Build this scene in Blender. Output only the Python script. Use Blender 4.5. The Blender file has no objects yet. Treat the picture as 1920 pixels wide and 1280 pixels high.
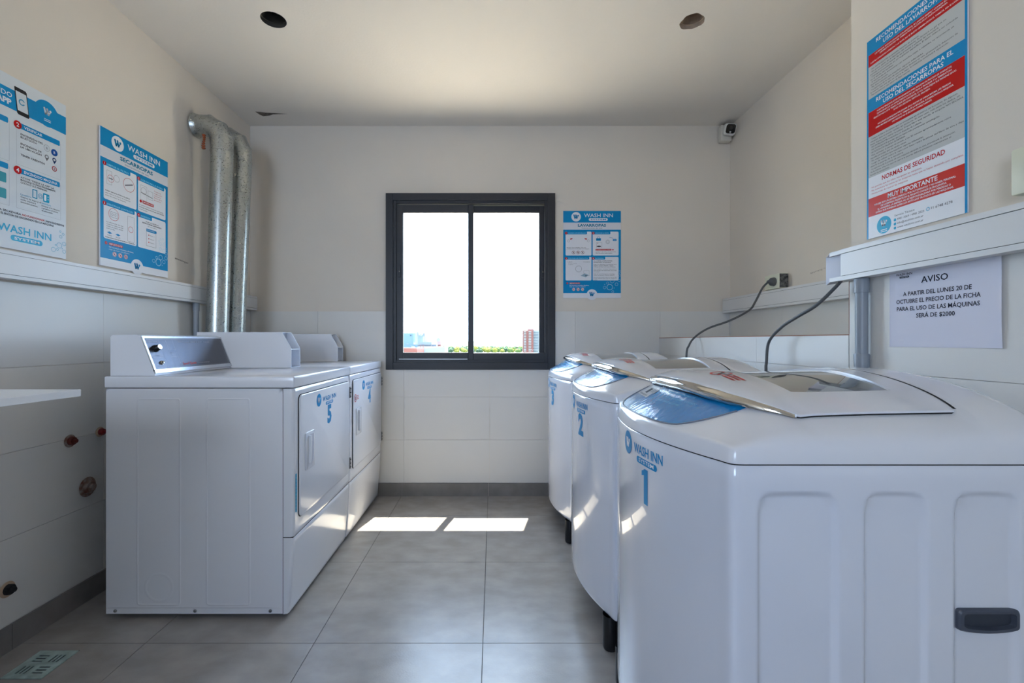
import bpy, bmesh, math, random
import numpy as np
from mathutils import Vector, Matrix
random.seed(7)
PI = math.pi
scene = bpy.context.scene
COL = scene.collection

# ------------------------------------------------------------------ camera, sky, sun, exposure
F = 862.0
CH = 1.075
cd = bpy.data.cameras.new('camera'); cam = bpy.data.objects.new('camera', cd); COL.objects.link(cam)
cam.location = (0, 0, CH); cam.rotation_euler = (PI/2, 0, 0)
cd.sensor_width = 36.0; cd.sensor_fit = 'HORIZONTAL'; cd.lens = 36.0*F/1920
cd.shift_x = 35/1920; cd.shift_y = -1.5/1920
cd.clip_start = 0.02; cd.clip_end = 20000
scene.camera = cam
scene.view_settings.view_transform = 'Standard'
scene.view_settings.look = 'None'
scene.view_settings.gamma = 1.0
scene.view_settings.use_curve_mapping = False
scene.view_settings.exposure = 0.42

SKY = 10.0
world = bpy.data.worlds.new('sky'); scene.world = world; world.use_nodes = True
nt = world.node_tree; nt.nodes.clear()
out = nt.nodes.new('ShaderNodeOutputWorld'); bg = nt.nodes.new('ShaderNodeBackground')
tc = nt.nodes.new('ShaderNodeTexCoord')
sep = nt.nodes.new('ShaderNodeSeparateXYZ'); nt.links.new(tc.outputs['Generated'], sep.inputs[0])
ramp = nt.nodes.new('ShaderNodeValToRGB')
ramp.color_ramp.elements[0].position = 0.0; ramp.color_ramp.elements[0].color = (0.50, 0.69, 1.0, 1)
ramp.color_ramp.elements[1].position = 0.7; ramp.color_ramp.elements[1].color = (0.30, 0.50, 1.0, 1)
nt.links.new(sep.outputs['Z'], ramp.inputs[0])
nz = nt.nodes.new('ShaderNodeTexNoise'); nz.inputs['Scale'].default_value = 2.2; nz.inputs['Detail'].default_value = 7
mp = nt.nodes.new('ShaderNodeMapping'); mp.inputs['Scale'].default_value = (1, 1, 2.6)
nt.links.new(tc.outputs['Generated'], mp.inputs[0]); nt.links.new(mp.outputs[0], nz.inputs['Vector'])
cr = nt.nodes.new('ShaderNodeValToRGB')
cr.color_ramp.elements[0].position = 0.38; cr.color_ramp.elements[1].position = 0.62
nt.links.new(nz.outputs[0], cr.inputs[0])
mx = nt.nodes.new('ShaderNodeMixRGB'); mx.inputs[2].default_value = (0.74, 0.86, 1.0, 1)
nt.links.new(cr.outputs[0], mx.inputs[0]); nt.links.new(ramp.outputs[0], mx.inputs[1])
nt.links.new(mx.outputs[0], bg.inputs[0]); bg.inputs[1].default_value = SKY
nt.links.new(bg.outputs[0], out.inputs[0])

sl = bpy.data.lights.new('sun', 'SUN'); sl.energy = 34.0; sl.angle = math.radians(0.55); sl.color = (1.0, 0.90, 0.76)
so = bpy.data.objects.new('sun', sl); COL.objects.link(so); so.location = (2, 9, 20)
so.rotation_euler = Vector((-0.24, -1.0, -2.49)).to_track_quat('-Z', 'Y').to_euler()

def portal(loc, rot, sx, sy):
    l = bpy.data.lights.new('sky_portal', 'AREA'); l.shape = 'RECTANGLE'; l.size = sx; l.size_y = sy
    o = bpy.data.objects.new('sky_portal', l); COL.objects.link(o); o.location = loc; o.rotation_euler = rot
    l.cycles.is_portal = True
    return o
DOOR = (-1.50, -0.40, 1.00, 2.15)      # opening behind the camera, placed and raised to shape the light: x0,x1,z0,z1
YR = -2.2
portal((-0.157, 3.425, 1.48), (-PI/2, 0, 0), 1.2, 1.25)
portal(((DOOR[0]+DOOR[1])/2, YR-0.22, (DOOR[2]+DOOR[3])/2), (PI/2, 0, 0), DOOR[1]-DOOR[0], DOOR[3]-DOOR[2])

# ------------------------------------------------------------------ helpers
def lin(c):
    return tuple(((v/255)/12.92 if v/255 <= 0.04045 else ((v/255+0.055)/1.055)**2.4) for v in c)

MATS = {}
def mat(name, col, rough=0.5, metal=0.0, coat=0.0, spec=0.5, bump=0.0, bscale=50.0, var=0.0, vscale=3.0, col2=None, stretch=(1,1,1), detail=4.0, transm=0.0, coatr=0.05, srgb=True, bdist=0.01):
    if name in MATS: return MATS[name]
    m = bpy.data.materials.new(name); m.use_nodes = True
    n = m.node_tree; b = n.nodes['Principled BSDF']
    c = lin(col) if srgb else col
    b.inputs['Base Color'].default_value = (*c, 1)
    b.inputs['Roughness'].default_value = rough
    b.inputs['Metallic'].default_value = metal
    b.inputs['Coat Weight'].default_value = coat
    b.inputs['Coat Roughness'].default_value = coatr
    b.inputs['Specular IOR Level'].default_value = spec
    b.inputs['Transmission Weight'].default_value = transm
    t = n.nodes.new('ShaderNodeTexCoord'); mpn = n.nodes.new('ShaderNodeMapping'); mpn.inputs['Scale'].default_value = stretch
    n.links.new(t.outputs['Object'], mpn.inputs[0])
    if var > 0:
        nn = n.nodes.new('ShaderNodeTexNoise'); nn.inputs['Scale'].default_value = vscale; nn.inputs['Detail'].default_value = detail
        n.links.new(mpn.outputs[0], nn.inputs['Vector'])
        r = n.nodes.new('ShaderNodeValToRGB'); r.color_ramp.elements[0].position = 0.35; r.color_ramp.elements[1].position = 0.68
        d = lin(col2) if col2 else tuple(v*(1-var) for v in c)
        r.color_ramp.elements[0].color = (*d, 1); r.color_ramp.elements[1].color = (*c, 1)
        n.links.new(nn.outputs[0], r.inputs[0]); n.links.new(r.outputs[0], b.inputs['Base Color'])
    if bump > 0:
        nb = n.nodes.new('ShaderNodeTexNoise'); nb.inputs['Scale'].default_value = bscale; nb.inputs['Detail'].default_value = 5
        n.links.new(mpn.outputs[0], nb.inputs['Vector'])
        bp = n.nodes.new('ShaderNodeBump'); bp.inputs['Strength'].default_value = bump; bp.inputs['Distance'].default_value = bdist
        n.links.new(nb.outputs[0], bp.inputs['Height']); n.links.new(bp.outputs[0], b.inputs['Normal'])
    MATS[name] = m
    return m

class G:
    """collects geometry for ONE mesh object"""
    def __init__(s): s.v = []; s.f = []; s.mi = []; s.mats = []; s.sm = []
    def m(s, material):
        if material not in s.mats: s.mats.append(material)
        return s.mats.index(material)
    def add(s, vs, fs, material, smooth=False):
        o = len(s.v); s.v.extend([tuple(p) for p in vs]); k = s.m(material)
        for f in fs: s.f.append([i+o for i in f]); s.mi.append(k); s.sm.append(smooth)
    def box(s, x0, x1, y0, y1, z0, z1, material, bev=0.0, seg=2, smooth=None):
        if bev <= 0:
            vs = [(x, y, z) for x in (x0, x1) for y in (y0, y1) for z in (z0, z1)]
            s.add(vs, [(0,1,3,2),(4,6,7,5),(0,4,5,1),(2,3,7,6),(0,2,6,4),(1,5,7,3)], material, False if smooth is None else smooth)
        else:
            b = bmesh.new(); bmesh.ops.create_cube(b, size=1)
            for p in b.verts: p.co = ((x0+x1)/2+p.co.x*(x1-x0), (y0+y1)/2+p.co.y*(y1-y0), (z0+z1)/2+p.co.z*(z1-z0))
            bmesh.ops.bevel(b, geom=list(b.edges), offset=bev, segments=seg, profile=0.5, affect='EDGES')
            s.bm(b, material, True if smooth is None else smooth)
    def bm(s, b, material, smooth=False, M=None):
        b.verts.index_update()
        vs = [(M @ p.co if M else p.co.copy()) for p in b.verts]
        s.add(vs, [[q.index for q in f.verts] for f in b.faces], material, smooth); b.free()
    def tube(s, pts, r, material, n=12, caps=True, smooth=True):
        """swept circle along points; r scalar or list"""
        P = [Vector(p) for p in pts]; R = r if isinstance(r, (list, tuple)) else [r]*len(P)
        vs = []; fs = []; prev = None
        for i, p in enumerate(P):
            t = (P[min(i+1, len(P)-1)]-P[max(i-1, 0)]).normalized()
            if prev is None:
                a = Vector((0, 0, 1)) if abs(t.z) < 0.9 else Vector((1, 0, 0))
                u = t.cross(a).normalized()
            else:
                u = (prev - t*prev.dot(t)).normalized()
            prev = u; w = t.cross(u)
            for k in range(n):
                an = 2*PI*k/n; vs.append(p+(u*math.cos(an)+w*math.sin(an))*R[i])
        for i in range(len(P)-1):
            for k in range(n):
                a = i*n+k; b2 = i*n+(k+1) % n; fs.append((a, b2, b2+n, a+n))
        s.add(vs, fs, material, smooth)
        if caps:
            s.add(vs[:n], [tuple(reversed(range(n)))], material, False)
            s.add(vs[-n:], [tuple(range(n))], material, False)
    def grid(s, fn, us, ws, material, smooth=True, flip=False):
        vs = [fn(u, w) for u in us for w in ws]; m_ = len(ws); fs = []
        for i in range(len(us)-1):
            for j in range(m_-1):
                q = (i*m_+j, i*m_+j+1, (i+1)*m_+j+1, (i+1)*m_+j)
                fs.append(q if not flip else tuple(reversed(q)))
        s.add(vs, fs, material, smooth)
    def lathe(s, prof, material, n=24, M=None, smooth=True):
        """prof list of (r,z) about local z"""
        vs = []; fs = []
        for r, z in prof:
            for k in range(n):
                a = 2*PI*k/n; p = Vector((r*math.cos(a), r*math.sin(a), z)); vs.append(M @ p if M else p)
        for i in range(len(prof)-1):
            for k in range(n):
                a = i*n+k; b2 = i*n+(k+1) % n; fs.append((a, b2, b2+n, a+n))
        s.add(vs, fs, material, smooth)
    def build(s, name, parent=None, loc=None, sharp=None):
        me = bpy.data.meshes.new(name); me.from_pydata(s.v, [], s.f)
        for m_ in s.mats: me.materials.append(m_)
        me.polygons.foreach_set('material_index', s.mi); me.polygons.foreach_set('use_smooth', s.sm)
        me.update()
        b = bmesh.new(); b.from_mesh(me); bmesh.ops.remove_doubles(b, verts=b.verts, dist=1e-6)
        b.to_mesh(me); b.free()
        if any(s.sm) and sharp is not False:
            me.set_sharp_from_angle(angle=math.radians(sharp or 40))
        o = bpy.data.objects.new(name, me); COL.objects.link(o)
        if parent: o.parent = parent
        if loc: o.location = loc
        return o

def fixn(o):
    b = bmesh.new(); b.from_mesh(o.data); bmesh.ops.recalc_face_normals(b, faces=b.faces); b.to_mesh(o.data); b.free(); return o

def tag(o, label=None, cat=None, group=None, kind=None):
    if label: o['label'] = label
    if cat: o['category'] = cat
    if group: o['group'] = group
    if kind: o['kind'] = kind
    return o
def empty(name, loc=(0, 0, 0), rz=0.0):
    o = bpy.data.objects.new(name, None); COL.objects.link(o); o.location = loc; o.rotation_euler = (0, 0, rz); o.empty_display_size = 0.05
    return o
def copy_tree(o, parent=None):
    c = o.copy(); COL.objects.link(c); c.parent = parent
    for ch in list(o.children): copy_tree(ch, c)
    return c

# flat art (print) -------------------------------------------------
_TX = {}
def text_geo(sx, bold):
    key = (sx, bold)
    if key in _TX: return _TX[key]
    cu = bpy.data.curves.new('lettering', 'FONT'); cu.body = sx; cu.size = 1.0; cu.resolution_u = 2; cu.offset = bold; cu.fill_mode = 'FRONT'
    o = bpy.data.objects.new('lettering', cu); COL.objects.link(o)
    dg = bpy.context.evaluated_depsgraph_get(); dg.update()
    me = bpy.data.meshes.new_from_object(o.evaluated_get(dg))
    vs = [(p.co.x, p.co.y) for p in me.vertices]; fs = [list(p.vertices) for p in me.polygons]
    bpy.data.meshes.remove(me); bpy.data.objects.remove(o); bpy.data.curves.remove(cu)
    if vs:
        xs = [p[0] for p in vs]; x0, x1 = min(xs), max(xs)
        vs = [(x-x0, y) for x, y in vs]; w = x1-x0
    else: w = 0
    _TX[key] = (vs, fs, w); return _TX[key]

def ink(c, gloss=0.35):
    return mat('ink_%d_%d_%d_%d' % (*c, int(gloss*100)), c, rough=gloss, coat=0.0, spec=0.22)
BLUE = (0, 144, 204); CYAN = (0, 170, 210); RED = (200, 10, 12); WHITE = (238, 240, 246); DARK = (40, 42, 48); GREY = (190, 194, 198); PINKR = (205, 60, 60)

class Art:
    """flat print in virtual units (x right, y down) mapped onto a surface by fn(u,v,layer) ; u,v in metres from the lower left"""
    def __init__(s, W, H, w, h, gloss=0.3, x0=0, y0=0): s.W = W; s.H = H; s.w = w; s.h = h; s.g = {}; s.gl = gloss; s.x0 = x0; s.y0 = y0
    def _p(s, x, y, L): return ((x-s.x0)/s.W*s.w, s.h-(y-s.y0)/s.H*s.h, L)
    def poly(s, pts, col, L=1, fs=None):
        g = s.g.setdefault(col, ([], [])); o = len(g[0])
        g[0].extend([s._p(x, y, L) for x, y in pts])
        for f in (fs or [list(range(len(pts)))]): g[1].append([i+o for i in f])
    def rect(s, x0, y0, x1, y1, col, L=1, n=1):
        for i in range(n):
            a = x0+(x1-x0)*i/n; b = x0+(x1-x0)*(i+1)/n
            s.poly([(a, y0), (a, y1), (b, y1), (b, y0)], col, L)
    def rrect(s, x0, y0, x1, y1, r, col, L=1, k=5, corners=(1,1,1,1)):
        # convex outline as a fan of vertical strips
        pts = []
        rr = [r if c else 0.001*abs(r)+1e-6 for c in corners]  # tl,tr,br,bl
        for (cx, cy, a0, q) in ((x0+rr[0], y0+rr[0], PI, rr[0]), (x1-rr[1], y0+rr[1], 1.5*PI, rr[1]), (x1-rr[2], y1-rr[2], 0, rr[2]), (x0+rr[3], y1-rr[3], 0.5*PI, rr[3])):
            for i in range(k+1):
                a = a0+i*PI/2/k; pts.append((cx+q*math.cos(a), cy+q*math.sin(a)))
        s.poly(pts, col, L)
    def pill(s, x0, y0, x1, y1, col, L=1, n=10):
        r = (y1-y0)/2; cy = (y0+y1)/2
        xs = [x0+r-r*math.cos(i*PI/2/6) for i in range(7)]+[x0+r+(x1-x0-2*r)*i/n for i in range(1, n)]+[x1-r+r*math.sin(i*PI/2/6) for i in range(7)]
        def hh(x):
            d = max(0, x0+r-x, x-(x1-r)); return math.sqrt(max(r*r-d*d, 0))
        for a, b in zip(xs, xs[1:]):
            if b-a > 1e-9: s.poly([(a, cy-hh(a)), (a, cy+hh(a)), (b, cy+hh(b)), (b, cy-hh(b))], col, L)
    def circle(s, cx, cy, r, col, L=1, n=28, ry=None):
        ry = ry or r; s.poly([(cx+r*math.cos(2*PI*i/n), cy-ry*math.sin(2*PI*i/n)) for i in range(n)], col, L)
    def ring(s, cx, cy, r, t, col, L=1, n=24):
        pts = []; fs = []
        for i in range(n):
            a = 2*PI*i/n; pts += [(cx+r*math.cos(a), cy-r*math.sin(a)), (cx+(r-t)*math.cos(a), cy-(r-t)*math.sin(a))]
        for i in range(n):
            j = (i+1) % n; fs.append([2*i, 2*j, 2*j+1, 2*i+1])
        s.poly(pts, col, L, fs)
    def line(s, x0, y0, x1, y1, t, col, L=1, cap=False):
        d = math.hypot(x1-x0, y1-y0) or 1; nx = -(y1-y0)/d*t/2; ny = (x1-x0)/d*t/2
        s.poly([(x0+nx, y0+ny), (x1+nx, y1+ny), (x1-nx, y1-ny), (x0-nx, y0-ny)], col, L)
        if cap: s.circle(x0, y0, t/2, col, L, 12); s.circle(x1, y1, t/2, col, L, 12)
    def text(s, tx, x, y, hgt, col, align='l', w=None, bold=0.0, L=2):
        """y = baseline, hgt = cap height"""
        vs, fs, tw = text_geo(tx, bold)
        if not vs: return
        k = hgt/0.70; kx = k if w is None else w/max(tw, 1e-6)
        if isinstance(w, tuple): kx = min(k*1.0, w[0]/tw)
        W_ = tw*kx; ox = x-(W_/2 if align == 'c' else W_ if align == 'r' else 0)
        s.poly([(ox+a*kx, y-b*k) for a, b in vs], col, L, [list(reversed(f)) for f in fs])
    def frame(s, x0, y0, x1, y1, t, col, L=1):
        s.rect(x0, y0, x1, y0+t, col, L); s.rect(x0, y1-t, x1, y1, col, L); s.rect(x0, y0, x0+t, y1, col, L); s.rect(x1-t, y0, x1, y1, col, L)
    def wlogo(s, cx, cy, r, col, L=3):
        T = r*0.30
        s.line(cx-.52*r, cy-.42*r, cx-.28*r, cy+.38*r, T, col, L, True)
        s.line(cx-.28*r, cy+.38*r, cx-.05*r, cy-.05*r, T*.8, col, L, True)
        s.line(cx-.06*r, cy-.42*r, cx+.16*r, cy+.38*r, T, col, L, True)
        s.line(cx+.16*r, cy+.38*r, cx+.44*r, cy-.1*r, T*.6, col, L, True)
        s.circle(cx+.47*r, cy-.27*r, T*.62, col, L, 14)
    def noicon(s, cx, cy, r, L=3, bg_=True):
        if bg_: s.circle(cx, cy, r*1.1, WHITE, L, 18)
        s.rrect(cx-.3*r, cy-.4*r, cx+.3*r, cy+.45*r, .1*r, (120, 120, 130), L+1, 2)
        s.ring(cx, cy, r, r*.2, PINKR, L+2, 18); s.line(cx-.65*r, cy-.65*r, cx+.65*r, cy+.65*r, r*.2, PINKR, L+2)
    def build(s, name, parent, fn=None, step=0.00018):
        g = G()
        for col, (vs, fs) in s.g.items():
            m_ = ink(col, s.gl)
            if fn: pts = [fn(u, v, L*step) for u, v, L in vs]
            else: pts = [(u, -L*step, v) for u, v, L in vs]
            g.add(pts, fs, m_)
        me = bpy.data.meshes.new(name); me.from_pydata(g.v, [], g.f)
        for m_ in g.mats: me.materials.append(m_)
        me.polygons.foreach_set('material_index', g.mi); me.update()
        o = bpy.data.objects.new(name, me); COL.objects.link(o); o.parent = parent
        return o

# ------------------------------------------------------------------ materials
M_plaster = mat('plaster', (231, 222, 210), rough=0.9, bump=0.12, bscale=60, var=0.05, vscale=1.4, bdist=0.004)
M_ceil = mat('ceiling_paint', (231, 224, 215), rough=0.9, bump=0.15, bscale=90, var=0.04, vscale=1.1, bdist=0.004)
M_tile = mat('glazed_wall_tile', (228, 226, 222), rough=0.32, coat=0.0, spec=0.4, bump=0.03, bscale=9, var=0.02, vscale=3)
M_floor = mat('porcelain_floor_tile', (172, 166, 161), rough=0.27, spec=0.8, bump=0.05, bscale=140, var=0.3, vscale=8.0, col2=(156, 150, 145), stretch=(1, 1.5, 1), detail=12)
M_grout = mat('grout', (92, 86, 82), rough=0.95)
M_wgrout = mat('wall_grout', (185, 175, 165), rough=0.95)
M_black = mat('black_plastic', (22, 22, 24), rough=0.35)
M_alu = mat('black_window_aluminium', (38, 39, 44), rough=0.42, spec=0.5)
M_white = mat('white_enamel', (232, 234, 240), rough=0.16, spec=0.5, coat=0.3, coatr=0.03)
M_washer = mat('white_washer_enamel', (228, 232, 242), rough=0.22, spec=0.4, coat=1.0, coatr=0.015)
M_washtop = mat('white_washer_plastic', (232, 234, 240), rough=0.2, spec=0.5, coat=0.7, coatr=0.03)
M_pvc = mat('white_pvc', (226, 226, 226), rough=0.35)
M_greypvc = mat('grey_pvc', (150, 158, 168), rough=0.35)
M_chrome = mat('chrome', (215, 210, 200), rough=0.08, metal=1.0)
M_steel = mat('steel', (150, 150, 150), rough=0.3, metal=1.0)
M_cable = mat('grey_cable', (88, 90, 92), rough=0.5)
M_darkgap = mat('dark_gap', (20, 20, 22), rough=0.8)  # near-black, also paints the shade inside seams and narrow gaps
M_handlegrey = mat('slate_handle_plastic', (72, 78, 92), rough=0.4)
M_terra = mat('terracotta', (165, 120, 100), rough=0.9)
M_board = mat('poster_board', (225, 226, 234), rough=0.35)

def glass_mat(name, tint=(0.93, 0.96, 0.95)):
    m = bpy.data.materials.new(name); m.use_nodes = True; n = m.node_tree; n.nodes.clear()
    o = n.nodes.new('ShaderNodeOutputMaterial'); tr = n.nodes.new('ShaderNodeBsdfTransparent'); tr.inputs[0].default_value = (*tint, 1)
    gl = n.nodes.new('ShaderNodeBsdfGlossy'); gl.inputs['Roughness'].default_value = 0.01
    lw = n.nodes.new('ShaderNodeLayerWeight'); pw = n.nodes.new('ShaderNodeMath'); pw.operation = 'POWER'; pw.inputs[1].default_value = 5.0; fr = n.nodes.new('ShaderNodeMath'); fr.operation = 'MULTIPLY_ADD'; fr.inputs[1].default_value = 0.9; fr.inputs[2].default_value = 0.04; lw.inputs[0].default_value = 0.5; n.links.new(lw.outputs['Facing'], pw.inputs[0]); n.links.new(pw.outputs[0], fr.inputs[0]); mi = n.nodes.new('ShaderNodeMixShader')
    n.links.new(fr.outputs[0], mi.inputs[0]); n.links.new(tr.outputs[0], mi.inputs[1]); n.links.new(gl.outputs[0], mi.inputs[2]); n.links.new(mi.outputs[0], o.inputs[0])
    return m
M_glass = glass_mat('window_glass')
M_lidglass = mat('lid_glass', (120, 124, 122), rough=0.03, spec=0.9, coat=1.0, coatr=0.0)

def galv():
    m = bpy.data.materials.new('galvanised_steel'); m.use_nodes = True; n = m.node_tree; b = n.nodes['Principled BSDF']
    b.inputs['Metallic'].default_value = 1.0
    t = n.nodes.new('ShaderNodeTexCoord'); v = n.nodes.new('ShaderNodeTexVoronoi'); v.inputs['Scale'].default_value = 230
    n.links.new(t.outputs['Object'], v.inputs['Vector'])
    r = n.nodes.new('ShaderNodeValToRGB'); r.color_ramp.elements[0].color = (.40, .425, .415, 1); r.color_ramp.elements[1].color = (.52, .545, .53, 1)
    n.links.new(v.outputs['Color'], r.inputs[0]); n.links.new(r.outputs[0], b.inputs['Base Color'])
    r2 = n.nodes.new('ShaderNodeMapRange'); r2.inputs['To Min'].default_value = 0.24; r2.inputs['To Max'].default_value = 0.42
    n.links.new(v.outputs['Color'], r2.inputs['Value']); n.links.new(r2.outputs[0], b.inputs['Roughness'])
    return m
M_galv = galv()

# ------------------------------------------------------------------ room shell
XL = -1.684; XR = 1.15; XN = 1.64; YB = 3.19; ZC = 2.566; YP = 1.485; ZL = 1.097
T = 0.006   # tiles stand this proud of the wall
def struct(o): o['kind'] = 'structure'; return o

def rect_minus(r, hole):
    x0, x1, z0, z1 = r; hx0, hx1, hz0, hz1 = hole
    if hx1 <= x0 or hx0 >= x1 or hz1 <= z0 or hz0 >= z1: return [r]
    res = []
    if z0 < hz0: res.append((x0, x1, z0, hz0))
    if z1 > hz1: res.append((x0, x1, hz1, z1))
    zz0, zz1 = max(z0, hz0), min(z1, hz1)
    if x0 < hx0: res.append((x0, hx0, zz0, zz1))
    if x1 > hx1: res.append((hx1, x1, zz0, zz1))
    return res

# floor
g = G(); g.box(-1.72, 1.9, YR-0.25, YB+0.05, -0.06, -0.003, M_grout)
floor = struct(g.build('floor'))
DRX0, DRX1, DRY0, DRY1 = -1.572, -1.436, 1.460, 1.597
fx = [XL-0.006] + [-0.037+0.6*k for k in range(-2, 3)] + [XR+0.01]
fy = [-2.5, -1.965, -1.365, -0.765, -0.165, 0.435, 1.035, 1.635, 2.234, 2.834, YB+0.006]
for i in range(len(fx)-1):
    for j in range(len(fy)-1):
        a, b_, c, d = fx[i]+.0012, fx[i+1]-.0012, fy[j]+.0012, fy[j+1]-.0012
        if b_-a < .01: continue
        g = G()
        for (p, q, r_, s_) in rect_minus((a, b_, c, d), (DRX0, DRX1, DRY0, DRY1)):
            g.box(p, q, r_, s_, -0.004, 0.0, M_floor)
        g.build('tile', floor)

def tiled(parent, hs, vs, plane, hole=None, material=M_tile, name='tile', gap=0.0013):
    """plane(a0,a1,z0,z1,G): hs horizontal joints, vs vertical joints"""
    for i in range(len(hs)-1):
        for j in range(len(vs)-1):
            r = (hs[i]+gap/2, hs[i+1]-gap/2, vs[j]+gap/2, vs[j+1]-gap/2)
            if r[1]-r[0] < .004: continue
            rs = rect_minus(r, hole) if hole else [r]
            if not rs: continue
            g = G()
            for q in rs: plane(q, g, material)
            g.build(name, parent)
ROWS = [0.0, 0.09, 0.388, 0.685, 0.981, 1.279]
# back wall with window hole
WX0, WX1, WZ0, WZ1 = -0.700, 0.388, 0.912, 2.055
g = G()
for (a, b_, c, d) in rect_minus((-1.9, 1.9, -0.05, ZC+0.1), (WX0, WX1, WZ0, WZ1)):
    g.box(a, b_, YB+T, YB+0.24, c, d, M_plaster)
wall_back = struct(g.build('wall_back'))
def pb(q, g, m_): g.box(q[0], q[1], YB, YB+T+0.001, q[2], q[3], m_)
tiled(wall_back, [XL, -1.218, -0.620, -0.026, 0.568, 1.158, XN], ROWS, pb, hole=(WX0, WX1, WZ0, WZ1))
# left wall
g = G(); g.box(XL-0.20, XL-T, YR-0.25, YB+0.2, -0.05, ZC+0.1, M_plaster)
wall_left = struct(g.build('wall_left'))
def pl(q, g, m_): g.box(XL-T-0.001, XL, q[0], q[1], q[2], q[3], m_)
tiled(wall_left, [YR, -1.014, -0.414, 0.186, 0.786, 1.386, 1.986, 2.586, YB-0.001], ROWS, pl)
# right wall : low part with ledge, pier, niche
g = G()
g.box(XR+T, 1.9, YP, YB+0.2, -0.05, ZL-0.002, M_plaster)
g.box(XR+T, 1.9, YR-0.25, YP, -0.05, ZC+0.1, M_plaster)
g.box(XN+T, 1.9, YP, YB+0.2, ZL-0.002, ZC+0.1, M_plaster)
wall_right = struct(g.build('wall_right'))
def pr(q, g, m_): g.box(XR, XR+T+0.001, q[0], q[1], q[2], q[3], m_)
tiled(wall_right, [YP+0.003, 2.01, 2.61, YB], [0.0, 0.09, 0.388, 0.685, 0.981, ZL-0.004], pr)
tiled(wall_right, [YR, -0.99, -0.39, 0.21, 0.81, YP], ROWS, pr)
def pn(q, g, m_): g.box(XN, XN+T+0.001, q[0], q[1], q[2], q[3], m_)
tiled(wall_right, [YP, 2.0, 2.61, YB], [ZL, 1.279], pn)
g = G(); g.box(XR+0.0005, XR+T, YP, YB, ZL-0.0045, ZL-0.001, M_terra); g.box(XR+0.0005, XR+T+.002, YP-0.0005, YP+0.003, ZL, 1.279, M_terra)
tag(g.build('tile_edge', wall_right), 'bare terracotta tile edge along the ledge')
# rear wall behind the camera with a raised opening for sky light
g = G()
for (a, b_, c, d) in rect_minus((-1.9, 1.9, -0.05, ZC+0.1), DOOR):
    g.box(a, b_, YR-0.2, YR, c, d, M_plaster)
struct(g.build('wall_rear'))
# outdoor landing behind the rear opening
g = G(); g.box(-3, 3, YR-4.0, YR-0.25, -0.08, -0.02, mat('landing_concrete', (150, 148, 144), rough=0.9))
struct(g.build('floor_landing'))
# added unseen pale slab below the window, bounces warm sun onto the ceiling
g = G(); g.box(-9, 9, YB+0.26, 15, -0.45, -0.30, mat('bounce_slab_pale', (205, 192, 172), rough=0.9))
struct(g.build('floor_bounce_slab'))
# ceiling with two round holes
HOLES = [(-1.022, 2.138, 0.056), (0.930, 2.150, 0.054)]
g = G(); cx0, cx1, cy0, cy1 = -1.9, 1.9, YR-0.25, YB+0.2; HS = 0.1
rects = [(cx0, cx1, cy0, cy1)]
for hx, hy, hr in HOLES:
    new = []
    for r in rects: new += rect_minus(r, (hx-HS, hx+HS, hy-HS, hy+HS))
    rects = new
for (a, b_, c, d) in rects: g.add([(a, c, ZC), (b_, c, ZC), (b_, d, ZC), (a, d, ZC)], [(0, 3, 2, 1)], M_ceil)
for idx, (hx, hy, hr) in enumerate(HOLES):
    n = 48; o_ = []; i_ = []
    for k in range(n):
        a = 2*PI*k/n + 1e-4; c_, s_ = math.cos(a), math.sin(a); q = HS/max(abs(c_), abs(s_))
        rr = hr*(1+(0.05*math.sin(3*a+1)+0.03*math.sin(7*a) if idx else 0.0))
        o_.append((hx+c_*q, hy+s_*q, ZC)); i_.append((hx+c_*rr, hy+s_*rr, ZC))
    g.add(o_+i_, [(k, (k+1) % n, n+(k+1) % n, n+k) for k in range(n)], M_ceil)
    # corners of the square left by the fan
    for sx_ in (-1, 1):
        for sy_ in (-1, 1):
            cor = (hx+sx_*HS, hy+sy_*HS, ZC)
            a = min(range(n), key=lambda k: (0 if (o_[k][0]-hx)*sx_ > 0 and (o_[k][1]-hy)*sy_ > 0 else 9)+abs(abs(o_[k][0]-hx)-HS)+abs(o_[k][1]-cor[1]))
            for k in (a-1, a, a+1):
                p, q = o_[k % n], o_[(k+1) % n]
                if abs(p[0]-q[0]) > 1e-5 and abs(p[1]-q[1]) > 1e-5: g.add([p, q, cor], [(0, 1, 2)], M_ceil)
g.add([(cx0, cy0, ZC+.2), (cx1, cy0, ZC+.2), (cx1, cy1, ZC+.2), (cx0, cy1, ZC+.2)], [(0, 1, 2, 3)], M_ceil)
ceiling = struct(g.build('ceiling'))
M_peel = mat('peeled_plaster', (120, 108, 98), rough=1.0, bump=0.8, bscale=180, var=0.5, vscale=90)
g = G(); pts = [(478, 208), (486, 209), (498, 210.5), (513, 211), (540, 212.5), (512, 213.5), (506, 215.5), (494, 217), (487, 214), (484, 212)]
vs = []
for px, py in pts:
    Y = F*(ZC-CH)/(638-py); vs.append(((px-925)*Y/F, Y, ZC-0.0015))
g.add(vs, [list(range(len(vs)))], M_peel)
tag(g.build('peeled_patch', ceiling), 'small patch of brown peeled plaster')
M_scuff = mat('scuff_grey', (176, 166, 154), rough=1.0, var=.3, vscale=120)
g = G(); rs_ = random.Random(5)
for k in range(9): y_ = 2.44+k*.012; g.box(XL-T-.0002, XL-T+.0006, y_, y_+.010, 1.508-k*.0012+rs_.uniform(-.002, .002), 1.516-k*.0012, M_scuff)
o = g.build('scuff_mark', wall_left); tag(o, 'grey scuffed line near the ducts', kind='stuff')
g = G()
for k in range(10): y_ = 2.28+k*.011; g.box(XN+T-.0006, XN+T+.0002, y_, y_+.004, 1.432-k*.001+rs_.uniform(-.004, .004), 1.437-k*.001, M_scuff)
o = g.build('scuff_mark', wall_right); tag(o, 'faint scratched marks above the niche trunking', kind='stuff')
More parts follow.
